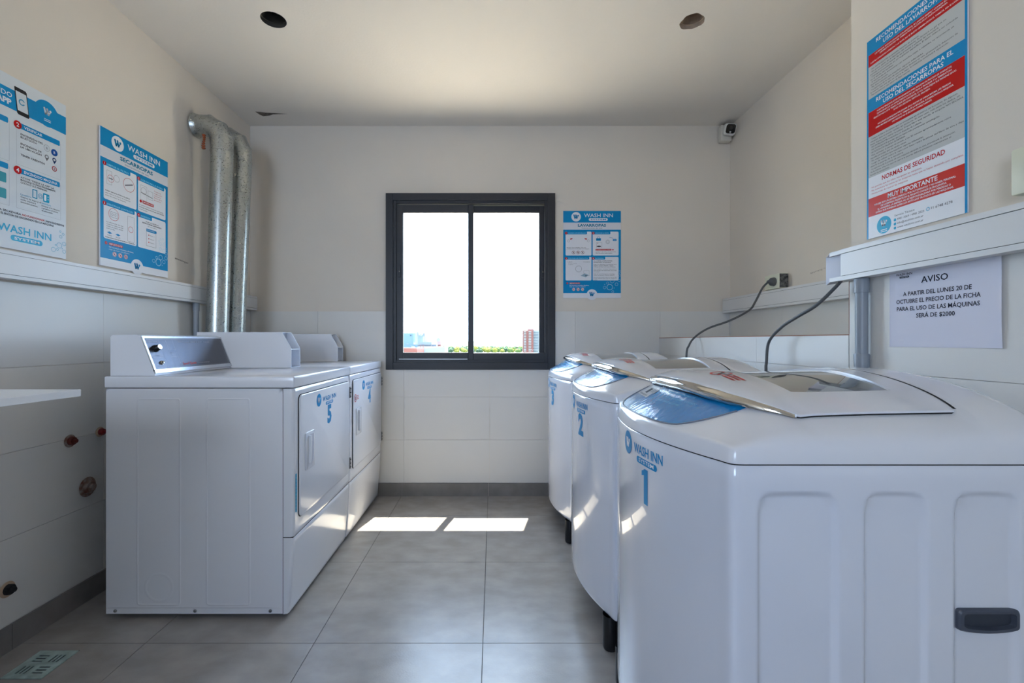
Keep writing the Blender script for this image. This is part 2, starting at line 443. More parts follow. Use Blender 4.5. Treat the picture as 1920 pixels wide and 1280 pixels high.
for idx, (hx, hy, hr) in enumerate(HOLES):
    g = G(); mm = mat('hole_wall_light', (190, 170, 150), rough=0.9, bump=.5, bscale=60) if idx else mat('hole_wall_dark', (70, 66, 60), rough=0.8)
    g.lathe([(hr*1.06, 0.0), (hr*1.06, 0.02), (hr*0.98, 0.021), (hr*.95, 0.10)], mm, 32)
    g.lathe([(hr*.95, 0.10), (hr*.3, .10), (0.001, .1)], M_black, 32)  # black end disc paints the darkness inside the hole
    o = g.build('ceiling_opening', None, (hx, hy, ZC+0.0005))
    tag(o, ['empty round light hole in ceiling, the smooth edged one above the dryers', 'empty round light hole in ceiling with ragged edge, above the washers'][idx], 'ceiling hole', 'open light holes in the ceiling')
    if idx == 0:
        g = G(); g.lathe([(0.02, .0), (.022, .03), (.018, .05)], M_steel, 16); g.build('lamp_bracket', o, (0.0, .012, 0.045))

# baseboards
BB = mat('baseboard_tile', (138, 133, 129), rough=0.5, var=0.25, vscale=8, bump=0.05, bscale=100)
def bb(name, joints, fn, label=None):
    root = None
    g = G(); q0 = (joints[0], joints[-1]); fn((q0[0], q0[1], 0.0, 0.086), g, M_wgrout, 0.006)
    root = struct(g.build(name))
    for a, b_ in zip(joints, joints[1:]):
        g = G(); fn((a+.001, b_-.001, 0.0, 0.0885), g, BB, 0.010); g.build('baseboard_tile', root)
bb('baseboard_back', [XL+.011, -1.218, -0.633, -0.033, 0.563, XR-.011], lambda q, g, m_, t: g.box(q[0], q[1], YB-t, YB-0.0005, q[2], q[3], m_))
bb('baseboard_left', [YR, -.765, -.165, .435, 1.035, 1.60, 2.2, 2.8, YB-.001], lambda q, g, m_, t: g.box(XL+0.0005, XL+t, q[0], q[1], q[2], q[3], m_))
bb('baseboard_right', [YR, -.765, -.165, .435, 1.035, 1.635, 2.235, 2.835, YB-.001], lambda q, g, m_, t: g.box(XR-t, XR-0.0005, q[0], q[1], q[2], q[3], m_))

# ------------------------------------------------------------------ window
win = struct(empty('window_1', (-0.157, YB, 0.875)))
def wpart(name, boxes, m_=M_alu, parent=None, bev=0.0015):
    g = G()
    for (x0, x1, y0, y1, z0, z1) in boxes: g.box(x0+.157, x1+.157, y0-YB, y1-YB, z0-.875, z1-.875, m_, bev, 1, False)
    return g.build(name, parent or win)
ox0, ox1, oz0, oz1 = -0.742, 0.427, 0.875, 2.093
def ringb(x0, x1, z0, z1, w, y0, y1, wt=None, wb=None):
    wt = wt or w; wb = wb or w
    return [(x0, x0+w, y0, y1, z0, z1), (x1-w, x1, y0, y1, z0, z1), (x0+w, x1-w, y0, y1, z1-wt, z1), (x0+w, x1-w, y0, y1, z0, z0+wb)]
wpart('casing', ringb(ox0, ox1, oz0, oz1, 0.050, YB-0.022, YB-0.0005))
wpart('frame', ringb(ox0+.045, ox1-.045, oz0+.042, oz1-.045, 0.025, YB-0.010, YB+0.075))
# sashes
sl_ = (-0.690, -0.148, 0.925, 2.020)
fr_ = wpart('sash', [(-.685, -.627, YB+.005, YB+.028, .925, 2.020), (-.175, -.138, YB+.005, YB+.028, .925, 2.020), (-.627, -.175, YB+.005, YB+.028, 1.964, 2.020), (-.627, -.175, YB+.005, YB+.028, .925, .993)]); tag(fr_, 'left sliding sash')
g = G(); g.box(sl_[0]+.05+.157, -.17+.157, .015, .019, sl_[2]+.06-.875, sl_[3]-.05-.875, M_glass); g.build('pane', fr_)
sr_ = (-0.170, 0.375, 0.925, 2.020)
fr2 = wpart('sash', [(-.177, -.140, YB+.034, YB+.058, .925, 2.020), (.321, .375, YB+.034, YB+.058, .925, 2.020), (-.140, .321, YB+.034, YB+.058, 1.972, 2.020), (-.140, .321, YB+.034, YB+.058, .925, .991)]); tag(fr2, 'right sliding sash')
g = G(); g.box(-.146+.157, sr_[1]-.05+.157, .044, .048, sr_[2]+.06-.875, sr_[3]-.05-.875, M_glass); g.build('pane', fr2)
for x in (-0.652, 0.347):
    g = G(); g.box(x-.008+.157, x+.008+.157, -.002 if x < 0 else .026, .006 if x < 0 else .035, 1.515-.875, 1.60-.875, M_alu, .002, 1, False)
    g.box(x-.003+.157, x+.003+.157, -.004 if x < 0 else .024, -.001 if x < 0 else .028, 1.552-.875, 1.558-.875, M_chrome); g.build('latch', fr_ if x < 0 else fr2)
wpart('track', [(-.655, -.18, YB+.002, YB+.0048, .944, .950)], M_steel, bev=0)
wpart('frame_filler', [(-.138, .358, YB-.009, YB+.0345, .918, .990)])
g = G(); g.box(-.74, .43, YB+.22, YB+.28, WZ0-.05, WZ0-.012, M_plaster); struct(g.build('trim_1'))

# ------------------------------------------------------------------ dryers
def rprism(g, x0, x1, y0, y1, z0, z1, r, m_, bev=0.0, seg=6, smooth=True):
    """rounded rectangle in the y-z plane extruded in x, front bevel at x1"""
    def outline(ins):
        pts = []; rr = max(r-ins, 0.0005)
        for cy, cz, a0 in ((y1-r, z1-r, 0), (y0+r, z1-r, PI/2), (y0+r, z0+r, PI), (y1-r, z0+r, 1.5*PI)):
            for i in range(seg+1):
                a = a0+i*PI/2/seg; pts.append((cy+rr*math.cos(a), cz+rr*math.sin(a)))
        return pts
    levels = [(x0, 0)] + ([(x1-bev, 0), (x1-bev*.3, bev*.3), (x1, bev)] if bev > 0 else [(x1, 0)])
    vs = []; n = 4*(seg+1)
    for x, ins in levels: vs += [(x, a, b_) for a, b_ in outline(ins)]
    fs = []
    for i in range(len(levels)-1):
        for k in range(n): fs.append((i*n+k, i*n+(k+1) % n, (i+1)*n+(k+1) % n, (i+1)*n+k))
    fs.append(tuple(range((len(levels)-1)*n, len(levels)*n))); fs.append(tuple(reversed(range(n))))
    g.add(vs, fs, m_, smooth)

def sstep(a, b, x):
    t = min(max((x-a)/(b-a), 0), 1); return t*t*(3-2*t)
def rr_sd(x, z, x0, x1, z0, z1, r):
    """signed distance (neg inside) to rounded rect"""
    qx = abs(x-(x0+x1)/2)-(x1-x0)/2+r; qz = abs(z-(z0+z1)/2)-(z1-z0)/2+r
    return math.hypot(max(qx, 0), max(qz, 0))+min(max(qx, qz), 0)-r
def refine(a, b, marks, base, fine, w):
    s = set(np.round(np.linspace(a, b, max(2, int((b-a)/base)+1)), 5))
    for m_ in marks:
        for q in np.arange(m_-w, m_+w+1e-9, fine):
            if a <= q <= b: s.add(round(float(q), 5))
    return sorted(s)

DW = 0.683; DX = -0.771; DD = 0.726
def dryer_console(parent, fasc_text=True):
    # profile in x-z, extruded in y
    g = G(); y0, y1 = 0.012, 0.533; z0 = 0.9385
    prof = [(-.719, z0), (-.719, 1.090), (-.712, 1.097), (-.618, 1.0985), (-.604, 1.093), (-.547, z0+.006), (-.547, z0)]
    n = len(prof)
    vs = [(x, y0, z) for x, z in prof]+[(x, y1, z) for x, z in prof]
    g.add(vs, [tuple(range(n)), tuple(reversed(range(n, 2*n)))]+[(i, n+i, n+(i+1) % n, (i+1) % n) for i in range(n)], M_white)
    con = fixn(g.build('control_console', parent))
    # fascia plane
    A = Vector((-.6035, y0, 1.0915)); B = Vector((-.5475, y0, z0+.008)); ez = (A-B); Hh = ez.length; ez.normalize(); ey = Vector((0, 1, 0)); nrm = ey.cross(ez)
    if nrm.x < 0: nrm = -nrm
    def P(u, v, off): return B+ey*u+ez*v+nrm*off
    def slab(u0, u1, v0, v1, o0, o1, m_, g):
        vs = [P(u, v, o) for u in (u0, u1) for v in (v0, v1) for o in (o0, o1)]
        g.add(vs, [(0,1,3,2),(4,6,7,5),(0,4,5,1),(2,3,7,6),(0,2,6,4),(1,5,7,3)], m_)
    W_ = y1-y0; g = G(); t = .009
    slab(0, W_, 0, t+.006, 0, .006, M_chrome_w, g); slab(0, W_, Hh-t, Hh, 0, .006, M_chrome_w, g); slab(0, t, t, Hh-t, 0, .006, M_chrome_w, g); slab(W_-t*.7, W_, t, Hh-t, 0, .006, M_chrome_w, g)
    fixn(g.build('fascia_trim', con))
    g = G(); slab(t, W_-t*.7, t+.006, Hh-t, 0.0002, .0025, M_fascia, g); fa = fixn(g.build('fascia', con))
    a = Art(W_, Hh, W_, Hh, .4); LT = (190, 190, 188)
    def py(v): return Hh-v
    for u in (.085, .125, .165): a.line(u, py(.022), u, py(Hh-.016), .0006, LT, 1)
    a.line(.02, py(Hh*.42), .085, py(Hh*.42), .0006, LT, 1); a.line(.125, py(Hh*.42), .165, py(Hh*.42), .0006, LT, 1); a.line(.125, py(Hh*.62), .165, py(Hh*.62), .0006, LT, 1)
    a.frame(.018, py(Hh-.014), W_-.014, py(.019), .0005, LT, 1)
    a.text('NORMAL  DELICATES', .03, py(Hh-.026), .0035, LT); a.text('TEMPERATURE', .035, py(Hh*.46), .003, LT); a.text('PUSH TO START', .03, py(.028), .003, LT); a.text('LINT', .13, py(Hh*.52), .004, LT)
    a.text('PERMANENT   PRESS  &  KNIT   FABRICS', .20, py(Hh-.028), .0045, LT, w=.215)
    a.text('Speed Queen', .178, py(.027), .011, (235, 80, 60), w=.088, bold=.012); a.text('Commercial Dryer', .276, py(.029), .0065, LT, w=.085)
    a.build('fascia_print', fa, lambda u, v, L: P(u, v, .0025+L))
    # knob
    c = P(.050, Hh*.66, .0025); M4 = Matrix.Translation(c) @ nrm.to_track_quat('Z', 'Y').to_matrix().to_4x4()
    g = G(); g.lathe([(.0001, .0005), (.015, .0005), (.015, .004), (.0125, .006)], M_black, 20, M4); g.lathe([(.0125, .006), (.011, .020)], M_black, 20, M4); g.lathe([(.011, .020), (.010, .0225), (.0001, .0225)], M_chrome, 20, M4)
    tag(g.build('knob', con), 'black knob with chrome cap')
    c = P(.056, Hh*.27, .0025); M4 = Matrix.Translation(c) @ nrm.to_track_quat('Z', 'Y').to_matrix().to_4x4()
    g = G(); g.lathe([(.0001, .0002), (.0085, .0002), (.008, .004), (.0055, .005), (.005, .010), (.0001, .011)], M_chrome, 18, M4)
    tag(g.build('start_button', con), 'chrome push button')
    return con

M_chrome_w = mat('silver_trim', (210, 212, 216), rough=0.25, metal=.8)
M_fascia = mat('brushed_fascia', (105, 105, 110), rough=0.32, metal=0.8, bump=.03, bscale=40, stretch=(1, 30, 1))

def decal(parent, number, mapfn, textw):
    """origin: circle centre; x right in metres, y down"""
    a = Art(1, 1, 1, 1, .3)
    a.circle(0, 0, .028, BLUE, 1, 30); a.wlogo(0, 0, .022, WHITE, 2)
    x0 = .038; a.text('WASH INN', x0+.005, .012, .021, BLUE, w=textw-.006, bold=.02, L=1)
    xm = x0+textw/2; a.pill(xm-.048, .013+.005, xm+.048, .013+.0195, BLUE, 1); a.text('SYSTEM', xm, .0288, .0085, WHITE, 'c', w=.07, bold=.01, L=2)
    if number == '1': a.poly([(xm-.009, .041), (xm-.009, .118), (xm+.009, .118), (xm+.009, .039), (xm-.002, .039)], BLUE, 1); a.poly([(xm-.020, .046), (xm-.020, .057), (xm-.009, .054), (xm-.009, .040), (xm-.002, .039)], BLUE, 1)
    else: a.text(number, xm, .116, .077, BLUE, 'c', bold=.05, L=1)
    return a.build('number_decal', parent, mapfn)

def make_dryer(number):
    root = empty('tumble_dryer', (DX, 0, 0))
    # cabinet: near side with embossed panels
    g = G()
    R1 = (-.604, -.440, .055, .850); R2 = (-.336, -.171, .055, .850); xs = refine(-DD, -.043, [R1[0], R1[1], R2[0], R2[1]], .02, .0012, .0048); zs = refine(.02, .890, [.055, .850, .043], .02, .0012, .0048)
    for c in np.arange(-.585, -.46, .004): xs.append(round(float(c), 5))
    for c in np.arange(.068, .185, .004): zs.append(round(float(c), 5))
    xs = sorted(set(xs)); zs = sorted(set(zs))
    def side(x, z):
        d = 0
        for R in (R1, R2):
            s_ = rr_sd(x, z, R[0], R[1], R[2], R[3], .010); d += .0014*math.exp(-(s_/.0022)**2)
        s_ = abs(math.hypot(x+.521, z-.122)-.052); d += .0009*math.exp(-(s_/.003)**2)
        s_ = rr_sd(x, z, -DD+.012, -.055, -.03, .043, .012); d += .0025*(1-sstep(-.003, .001, s_))*-1 + 0
        return (x, -d if d > 0 else -d, z)
    def side2(x, z):
        p = side(x, z); return (p[0], p[1]*1.0, p[2])
    g.grid(side2, xs, zs, M_white, True)
    # other faces
    g.add([(-DD, DW, .02), (-.043, DW, .02), (-.043, DW, .89), (-DD, DW, .89)], [(0, 3, 2, 1)], M_white)
    g.add([(-DD, 0, .02), (-DD, DW, .02), (-DD, DW, .89), (-DD, 0, .89)], [(0, 3, 2, 1)], M_white)
    g.add([(-DD, 0, .02), (-DD, DW, .02), (-.043, DW, .02), (-.043, 0, .02)], [(0, 1, 2, 3)], M_white)
    g.add([(-.043, 0, .02), (-.043, DW, .02), (-.043, DW, .89), (-.043, 0, .89)], [(0, 1, 2, 3)], M_darkgap)
    g.build('cabinet', root, sharp=60)
    g = G()
    for x in (-.692, -.383, -.092):
        M4 = Matrix.Translation((x, .0020, .030)) @ Matrix.Rotation(PI/2, 4, 'X'); g.lathe([(.0001, .005), (.004, .0045), (.0062, .002), (.0062, -.002)], M_steel, 14, M4)
    sc = g.build('screw', root); tag(sc, 'small steel side screws', kind='stuff')
    # top
    g = G(); g.box(-DD-.004, .004, -.006, DW+.001, .8925, .9375, M_white, .006, 3); top = g.build('top_panel', root)
    # front shell upper and lower
    def shell(z0, z1, taper, name):
        g = G(); zsx = [z0, z0+.004]+list(np.linspace(z0+.02, z1-.02, 8))+[z1-.004, z1]
        prof = []
        r = .014
        for i in range(7):
            a = PI/2*i/6; prof.append((-r+r*math.sin(a), r-r*math.cos(a)+.0005))
        pr_ = [(-.0415, .0005)]+prof+[(p[0], DW-p[1]) for p in reversed(prof)]+[(-.0415, DW-.0005)]
        def fn(z, k):
            x, y = pr_[int(k)]; inset = taper*(1-(z-z0)/(z1-z0))**1.3
            e = 0.003*(1-min(1, (z-z0)/.004)) + .003*(1-min(1, (z1-z)/.004))
            return (x-(inset+e)*(1 if x > -.04 else 0), y, z)
        g.grid(fn, zsx, list(range(len(pr_))), M_white, True)
        for z in (z0, z1): g.add([fn(z, k) for k in range(len(pr_))], [tuple(range(len(pr_)))], M_white)
        return fixn(g.build(name, root, sharp=50))
    shell(.3155, .889, 0.0, 'front_panel'); shell(.018, .312, 0.020, 'lower_panel')
    g = G(); g.box(-.041, -.004, .003, DW-.003, .312, .3155, M_darkgap); g.build('panel_gap', root)
    # door
    g = G(); rprism(g, -.001, .0025, .039, .665, .374, .862, .022, M_darkgap); rprism(g, .0025, .008, .0415, .6625, .3765, .8595, .020, M_white, .003)
    door = g.build('door', root, sharp=50)
    g = G(); y0, y1, z0, z1 = .085, .178, .548, .700
    rprism(g, .008, .0125, y0, y1, z0, z1, .008, M_white, .002); 
    rprism(g, .0127, .0129, y0+.030, y1-.012, z0+.022, z1-.012, .012, mat('handle_recess_shade', (190, 194, 206), rough=.4)); rprism(g, .0125, .024, y0+.026, y0+.036, z0+.022, z1-.014, .003, M_white, .002)  # flat grey patch on the handle paints the shade of a recess
    tag(g.build('handle', door), 'moulded white pull handle')
    for zz in (.80, .425):
        g = G(); rprism(g, .006, .013, .6635, .671, zz-.03, zz+.03, .002, M_steel)
        for q in (-.02, 0, .02): g.box(.0105, .0145, .662, .6725, zz+q-.002, zz+q+.002, M_darkgap)
        g.build('hinge', door)
    decal(door, number, lambda u, v, L: (.0083+L, .235+u, .8148-(1-v)), .180)
    dryer_console(root)
    # coin box : side plates with open front
    g = G(); y0, y1 = .534, .642; z0 = .9385; z1 = 1.118
    pr_ = [(-.719, z0), (-.719, z1), (-.292, z1), (-.245, 1.037), (-.245, z0)]; n = len(pr_); t = .003
    for a, b_ in ((y0, y0+t), (y1-t, y1)):
        vs = [(x, a, z) for x, z in pr_]+[(x, b_, z) for x, z in pr_]
        g.add(vs, [tuple(range(n)), tuple(reversed(range(n, 2*n)))]+[(i, n+i, n+(i+1) % n, (i+1) % n) for i in range(n)], M_white)
    g.box(-.719, -.294, y0+t, y1-t, z1-t, z1-.0003, M_white); g.box(-.719, -.716, y0+t, y1-t, z0, z1-t, M_white)
    g.box(-.716, -.247, y0+t, y1-t, z0+.0002, z0+t, M_white); g.box(-.318, -.315, y0+t, y1-t, z0+t, z1-t, M_white); g.box(-.315, -.248, y0+t, y1-t, 1.030, 1.034, M_white)
    cb = fixn(g.build('coin_box', root))
    for x in (-DD+.05, -.075):
        for y in (.05, DW-.05):
            g = G(); g.lathe([(.0001, 0), (.02, 0), (.02, .008), (.01, .01), (.01, .022)], M_black, 16); g.build('foot', root, (x, y, 0))
    return root

d5 = make_dryer('5'); d5.location = (DX, 1.777, 0)
tag(d5, 'white tumble dryer numbered 5 with black control fascia, nearest to the camera', 'dryer', 'coin operated tumble dryers along the left wall')
a = Art(1, 1, 1, 1, .3)
a.rect(0, 0, .018, .150, CYAN, 1); 
for k in range(11): a.rect(.004, .006+k*.013, .009, .013+k*.013, (20, 90, 130), 2)
st = a.build('side_sticker', d5, lambda u, v, L: (.0004+L, .013+u*.7, .556-(1-v))); tag(st, 'narrow blue sticker strip')
d4 = make_dryer('4'); d4.location = (DX, 1.777+.691, 0)
tag(d4, 'white tumble dryer numbered 4, against the back wall', 'dryer', 'coin operated tumble dryers along the left wall')
door4 = [c for c in d4.children if c.name.startswith('door')][0]
a = Art(1, 1, 1, 1, .3); a.noicon(0, 0, .022, 1, False)
for k in range(3): a.rect(.026, -.012+k*.009, .062, -.008+k*.009, PINKR, 1)
st = a.build('warning_sticker', door4, lambda u, v, L: (.0083+L, .075+u, .757-(1-v))); tag(st, 'small red prohibition sticker')

# ------------------------------------------------------------------ washers
WW = .35; WDp = .665; ZB = .115; ZS = .861
def outline_half():
    pts = [(.08*(y/.35)**2, y) for y in np.linspace(0, .312, 40)]
    x0, y0 = pts[-1]; sl = .08*2*y0/.1225; L_ = .030
    p0 = np.array((x0, y0)); p1 = p0+np.array((sl, 1))/math.hypot(sl, 1)*L_; p3 = np.array((.100, .35)); p2 = p3-np.array((.030, 0))
    for t in np.linspace(0, 1, 14)[1:]:
        q = (1-t)**3*p0+3*(1-t)**2*t*p1+3*(1-t)*t*t*p2+t**3*p3; pts.append((float(q[0]), float(q[1])))
    return pts
OH = outline_half()
_oy = [p[1] for p in OH]; _ox = [p[0] for p in OH]
for i in range(1, len(_oy)):
    if _oy[i] <= _oy[i-1]: _oy[i] = _oy[i-1]+1e-6
def xf(y): return float(np.interp(min(abs(y), .35), _oy, _ox))
_hd = np.linspace(-.05, .72, 1541)
_hv = np.interp(_hd, [-.05, 0, .018, .032, .11, .14, .20, .30, .50, .61, .645, .665, .72], [.030, .032, .037, .047, .094, .107, .120, .127, .134, .137, .130, .09, .09])
_k = np.exp(-(np.arange(-40, 41)/14.0)**2); _k /= _k.sum()
_hs = np.convolve(np.pad(_hv, 40, mode='edge'), _k, 'valid')
def hfun(d): return float(np.interp(d, _hd, _hs))*(1-math.exp(-max(d, 0)/.0035)*.999)
def lat(t, x=1.0):
    p = 2.6-.8*min(max((x-.13)/.10, 0), 1)
    return max(1-abs(t)**p, 0)**(1/p)
def zcov(x, y):
    d = x-xf(y); rear = 1-math.exp(-max(WDp-x, 0)/.008)
    q = min(max((x-.518)/.018, 0), 1); q = q*q*(3-2*q)
    h = hfun(d)+.0085*q; lip = min(h, .025)*(1-math.exp(-max(WW-abs(y), 0)/.003))
    return ZS+.0015+(lip+max(h-.025, 0)*lat(y/WW, x))*rear

def wash_art_front(u, v, L, base):  # u to the right (-y), from centre
    y = -u; return (xf(y)-.0006-L, y, base-(1-v))

def make_washer(number):
    root = empty('washing_machine', (.335, 0, 0))
    # lower body
    pan = [(.117, .261), (.300, .415), (.455, .572)]; ZT = .8166
    marks = [v for p in pan for v in p]
    xs_ = refine(.100, WDp-.03, marks, .02, .003, .015)
    per = []  # (x,y,side)
    for p in reversed(OH): per.append((p[0], -p[1], 0))
    for p in OH[1:]: per.append((p[0], p[1], 0))
    for x in xs_[1:]: per.append((x, WW, 1))
    for a in np.linspace(0, PI/2, 6)[1:]: per.append((WDp-.03+.03*math.sin(a), WW-.03+.03*math.cos(a), 0))
    for a in np.linspace(0, PI/2, 6): per.append((WDp-.03+.03*math.cos(a), -WW+.03-.03*math.sin(a), 0))
    for x in reversed(xs_[1:-1]): per.append((x, -WW, -1))
    zs = refine(ZB, ZS-.001, [ZT, .18], .04, .003, .015); zs = sorted(set([ZB, ZB+.003, ZB+.008, ZB+.015]+zs+[ZS-.003]))
    def bod(z, k):
        x, y, sd = per[int(k) % len(per)]
        if sd:
            d = 0
            for p0, p1 in pan:
                s_ = rr_sd(x, z, p0, p1, .05, ZT, .032); d = max(d, .008*(1-sstep(-.013, .001, s_)))
            y -= sd*d
        e = max(0, (ZB+.015-z)/.015); ins = .012*(1-math.sqrt(max(0, 1-e*e)))
        if z > ZS-.002: ins += .0015
        cx, cy = .33, 0; x += (cx-x)*ins/.33; y += (cy-y)*ins/.35
        return (x, y, z)
    g = G(); n = len(per)
    g.grid(bod, zs, list(range(n))+[0], M_washer, True)
    g.add([bod(zs[0], k) for k in range(n)], [tuple(range(n))], M_black); g.add([bod(zs[-1], k) for k in range(n)], [tuple(reversed(range(n)))], M_darkgap)
    body = fixn(g.build('body', root, sharp=60))
    # seam line
    # side grip (near and far side)
    for sd in (-1, 1):
        g = G(); x0, x1, z0, z1 = .4655, .572, .575, .612
        def og(ins, dep, sag):
            pts = []; X0, X1, Z0, Z1 = x0+ins, x1-ins, z0+ins*.8, z1-ins*.8; r = .006
            for i in range(5): a = PI/2+i*PI/8; pts.append((X0+r+r*math.cos(a), Z1-r+r*math.sin(a)))
            for i in range(5): a = PI+i*PI/8; pts.append((X0+r+r*math.cos(a), Z0+r+r*math.sin(a)+sag*0))
            for i in range(1, 8): t = i/8; pts.append((X0+(X1-X0)*t, Z0-sag*math.sin(PI*t)))
            for i in range(5): a = 1.5*PI+i*PI/8; pts.append((X1-r+r*math.cos(a), Z0+r+r*math.sin(a)))
            for i in range(5): a = i*PI/8; pts.append((X1-r+r*math.cos(a), Z1-r+r*math.sin(a)))
            return [(p[0], sd*(WW-.008+dep), p[1]) for p in pts]
        rings = [og(0, 0, .005), og(.0005, .006, .005), og(.003, .009, .005), og(.008, .009, .004), og(.010, .0015, .004)]
        n_ = len(rings[0]); vs = [p for r_ in rings for p in r_]
        fs = [(i*n_+k, i*n_+(k+1) % n_, (i+1)*n_+(k+1) % n_, (i+1)*n_+k) for i in range(len(rings)-1) for k in range(n_)]
        g.add(vs, fs, M_handlegrey, True); g.add(rings[-1], [tuple(range(n_))], mat('slate_pocket_shade', (50, 56, 68), rough=.5))  # shallow pocket floor in darker slate, recess shade put into the colour
        tag(fixn(g.build('side_grip', root, sharp=35)), 'slate grey recessed carrying grip')
    # top cover (height field)
    tt = [math.sin(a) for a in np.linspace(-PI/2, PI/2, 71)]
    aa = [0, .002, .004, .008, .012, .018, .025]+list(np.linspace(.035, .93, 50))+[.95, .965, .975, .985, .992, .997, 1.0]
    def cov(t, a):
        y = t*WW; x0 = xf(y); x = x0+(WDp-x0)*a; return (x, y, zcov(x, y))
    g = G(); g.grid(cov, tt, aa, M_washtop, True, flip=True); 
    # skirt to seam
    cover = fixn(g.build('top_cover', root, sharp=70))
    # lid
    ly = [0, .08, .16, .22, .26, .28, .295]; lx = [.105, .108, .118, .136, .165, .190, .222]
    fy_ = np.linspace(0, .295, 200); fx_ = np.interp(fy_, ly, lx); fx_ = np.convolve(np.pad(fx_, 12, mode='reflect', reflect_type='odd'), np.ones(25)/25, 'valid')
    fx_ = fx_ - 0
    def lf(y): return float(np.interp(abs(y), fy_, fx_))
    LR = .522
    def lgap(x, y): 
        q = 1-(abs(y)/.295)**2.2; f = 1-sstep(.10, .34, x)
        q5 = 1-(abs(y)/.295)**5; return .0085+.019*q5*f+.001*q
    def zlid(x, y): return zcov(x, y)+lgap(x, y)
    GY = .215
    def gf(y): return .252+.012*(abs(y)/GY)**2.2
    def gr(y): return .480-.015*(abs(y)/GY)**2
    ys = sorted(set([round(v, 5) for v in list(np.linspace(-.295, -GY, 8))+list(np.linspace(-GY, GY, 33))+list(np.linspace(GY, .295, 8))]))
    def ext(y): return max(-GY, min(GY, y))
    def rowx(y, s_):  # s 0..3
        a0, a1, a2, a3 = lf(y), gf(ext(y)), gr(ext(y)), LR-.010*abs(y/.295)**6
        if s_ <= 1: return a0+(a1-a0)*s_
        if s_ <= 2: return a1+(a2-a1)*(s_-1)
        return a2+(a3-a2)*(s_-2)
    ss = [0, .01, .03]+list(np.linspace(.08, 1, 9))+list(np.linspace(1, 2, 14))[1:]+list(np.linspace(2, 3, 6))[1:]
    g = G()
    def lp(y, s_):
        x = rowx(y, s_); z = zlid(x, y)
        e = max(0, (.03-s_)/.03); z -= .004*e*e
        return (x, y, z)
    vs = [lp(y, s_) for y in ys for s_ in ss]; m_ = len(ss); fs = []
    for i in range(len(ys)-1):
        for j in range(m_-1):
            inside = (ys[i] >= -GY-1e-6 and ys[i+1] <= GY+1e-6 and ss[j] >= 1-1e-6 and ss[j+1] <= 2+1e-6)
            if not inside: fs.append((i*m_+j, (i+1)*m_+j, (i+1)*m_+j+1, i*m_+j+1))
    g.add(vs, fs, M_washtop, True)
    # skirts
    edge = [lp(y, 0) for y in ys]+[lp(ys[-1], s_) for s_ in ss[1:]]+[lp(y, 3) for y in reversed(ys[:-1])]+[lp(ys[0], s_) for s_ in reversed(ss[1:-1])]
    low = [(x, y, min(zcov(x, y)+.0045, z-.002)) for x, y, z in edge]; n_ = len(edge); low2 = [(x+(.33-x)*.012, y*.988, zcov(x, y)+.0005) for x, y, z in edge]
    g.add(low+low2, [(k, (k+1) % n_, n_+(k+1) % n_, n_+k) for k in range(n_)], M_darkgap, False)  # lower skirt ring coloured dark, paints the shade under the lid edge
    g.add(edge+low, [(k, (k+1) % n_, n_+(k+1) % n_, n_+k) for k in range(n_)], M_washtop, False)
    gi = [i for i, y in enumerate(ys) if abs(y) <= GY+1e-6]; gy = [ys[i] for i in gi]; gs = [s_ for s_ in ss if 1-1e-6 <= s_ <= 2+1e-6]
    rim = [lp(y, 1) for y in gy]+[lp(gy[-1], s_) for s_ in gs[1:]]+[lp(y, 2) for y in reversed(gy[:-1])]+[lp(gy[0], s_) for s_ in reversed(gs[1:-1])]
    low = [(x, y, z-.0045) for x, y, z in rim]; n_ = len(rim)
    g.add(rim+low, [(k, (k+1) % n_, n_+(k+1) % n_, n_+k) for k in range(n_)], M_washtop, False)
    lid = fixn(g.build('lid', root, sharp=35))
    g = G(); g.grid(lambda y, s_: (lambda p: (p[0], p[1], p[2]-.004))(lp(y, s_)), gy, gs, M_lidglass, True)
    tag(fixn(g.build('lid_window', lid)), 'grey glossy glass lid window')
    g = G(); g.grid(lambda y, k: (LR-.010*abs(y/.295)**6+k*.006, y, zlid(LR-.002, y)+.0006), list(np.linspace(-.293, .293, 40)), [0, 1], M_darkgap); g.build('hinge_gap_shade', lid)  # raised dark strip, paints the shade of the gap behind the lid
    # chrome strip along front edge of lid
    yy = np.linspace(-.294, .294, 60); pts = []
    g = G(); prof = [(.004, .003), (-.005, .001), (-.011, -.006), (-.010, -.015), (-.002, -.021), (.004, -.020)]
    vs = []
    for i, y in enumerate(yy):
        x = lf(y); z = zlid(x, y)-.002; e = 1-(abs(y)/.294)**8*.6
        dx = (lf(abs(y)+.002)-lf(max(abs(y)-.002, 0)))/.004*(1 if y >= 0 else -1) if abs(y) > .002 else 0
        nx, ny = -1, dx; q = math.hypot(nx, ny); nx /= q; ny /= q
        for a_, b_ in prof: vs.append((x-nx*a_*e*1.0, y-ny*a_*e, max(z+b_*e, zcov(x, y)+.001)))
    m_ = len(prof); fs = [(i*m_+j, i*m_+(j+1) % m_, (i+1)*m_+(j+1) % m_, (i+1)*m_+j) for i in range(len(yy)-1) for j in range(m_)]
    fs += [tuple(range(m_)), tuple(reversed(range((len(yy)-1)*m_, len(yy)*m_)))]
    g.add(vs, fs, M_chrome, True); tag(fixn(g.build('chrome_strip', lid, sharp=60)), 'polished chrome strip on the lid edge')
    # lid stickers
    a = Art(1, 1, 1, 1, .3)
    a.ring(0, 0, .024, .0045, RED, 1, 28); a.line(-.016, .016, .016, -.016, .0045, RED, 1); a.circle(.002, -.008, .004, DARK, 1, 10); a.line(-.004, .0, .006, .010, .004, DARK, 1); a.line(.006, -.004, -.008, .006, .003, DARK, 1)
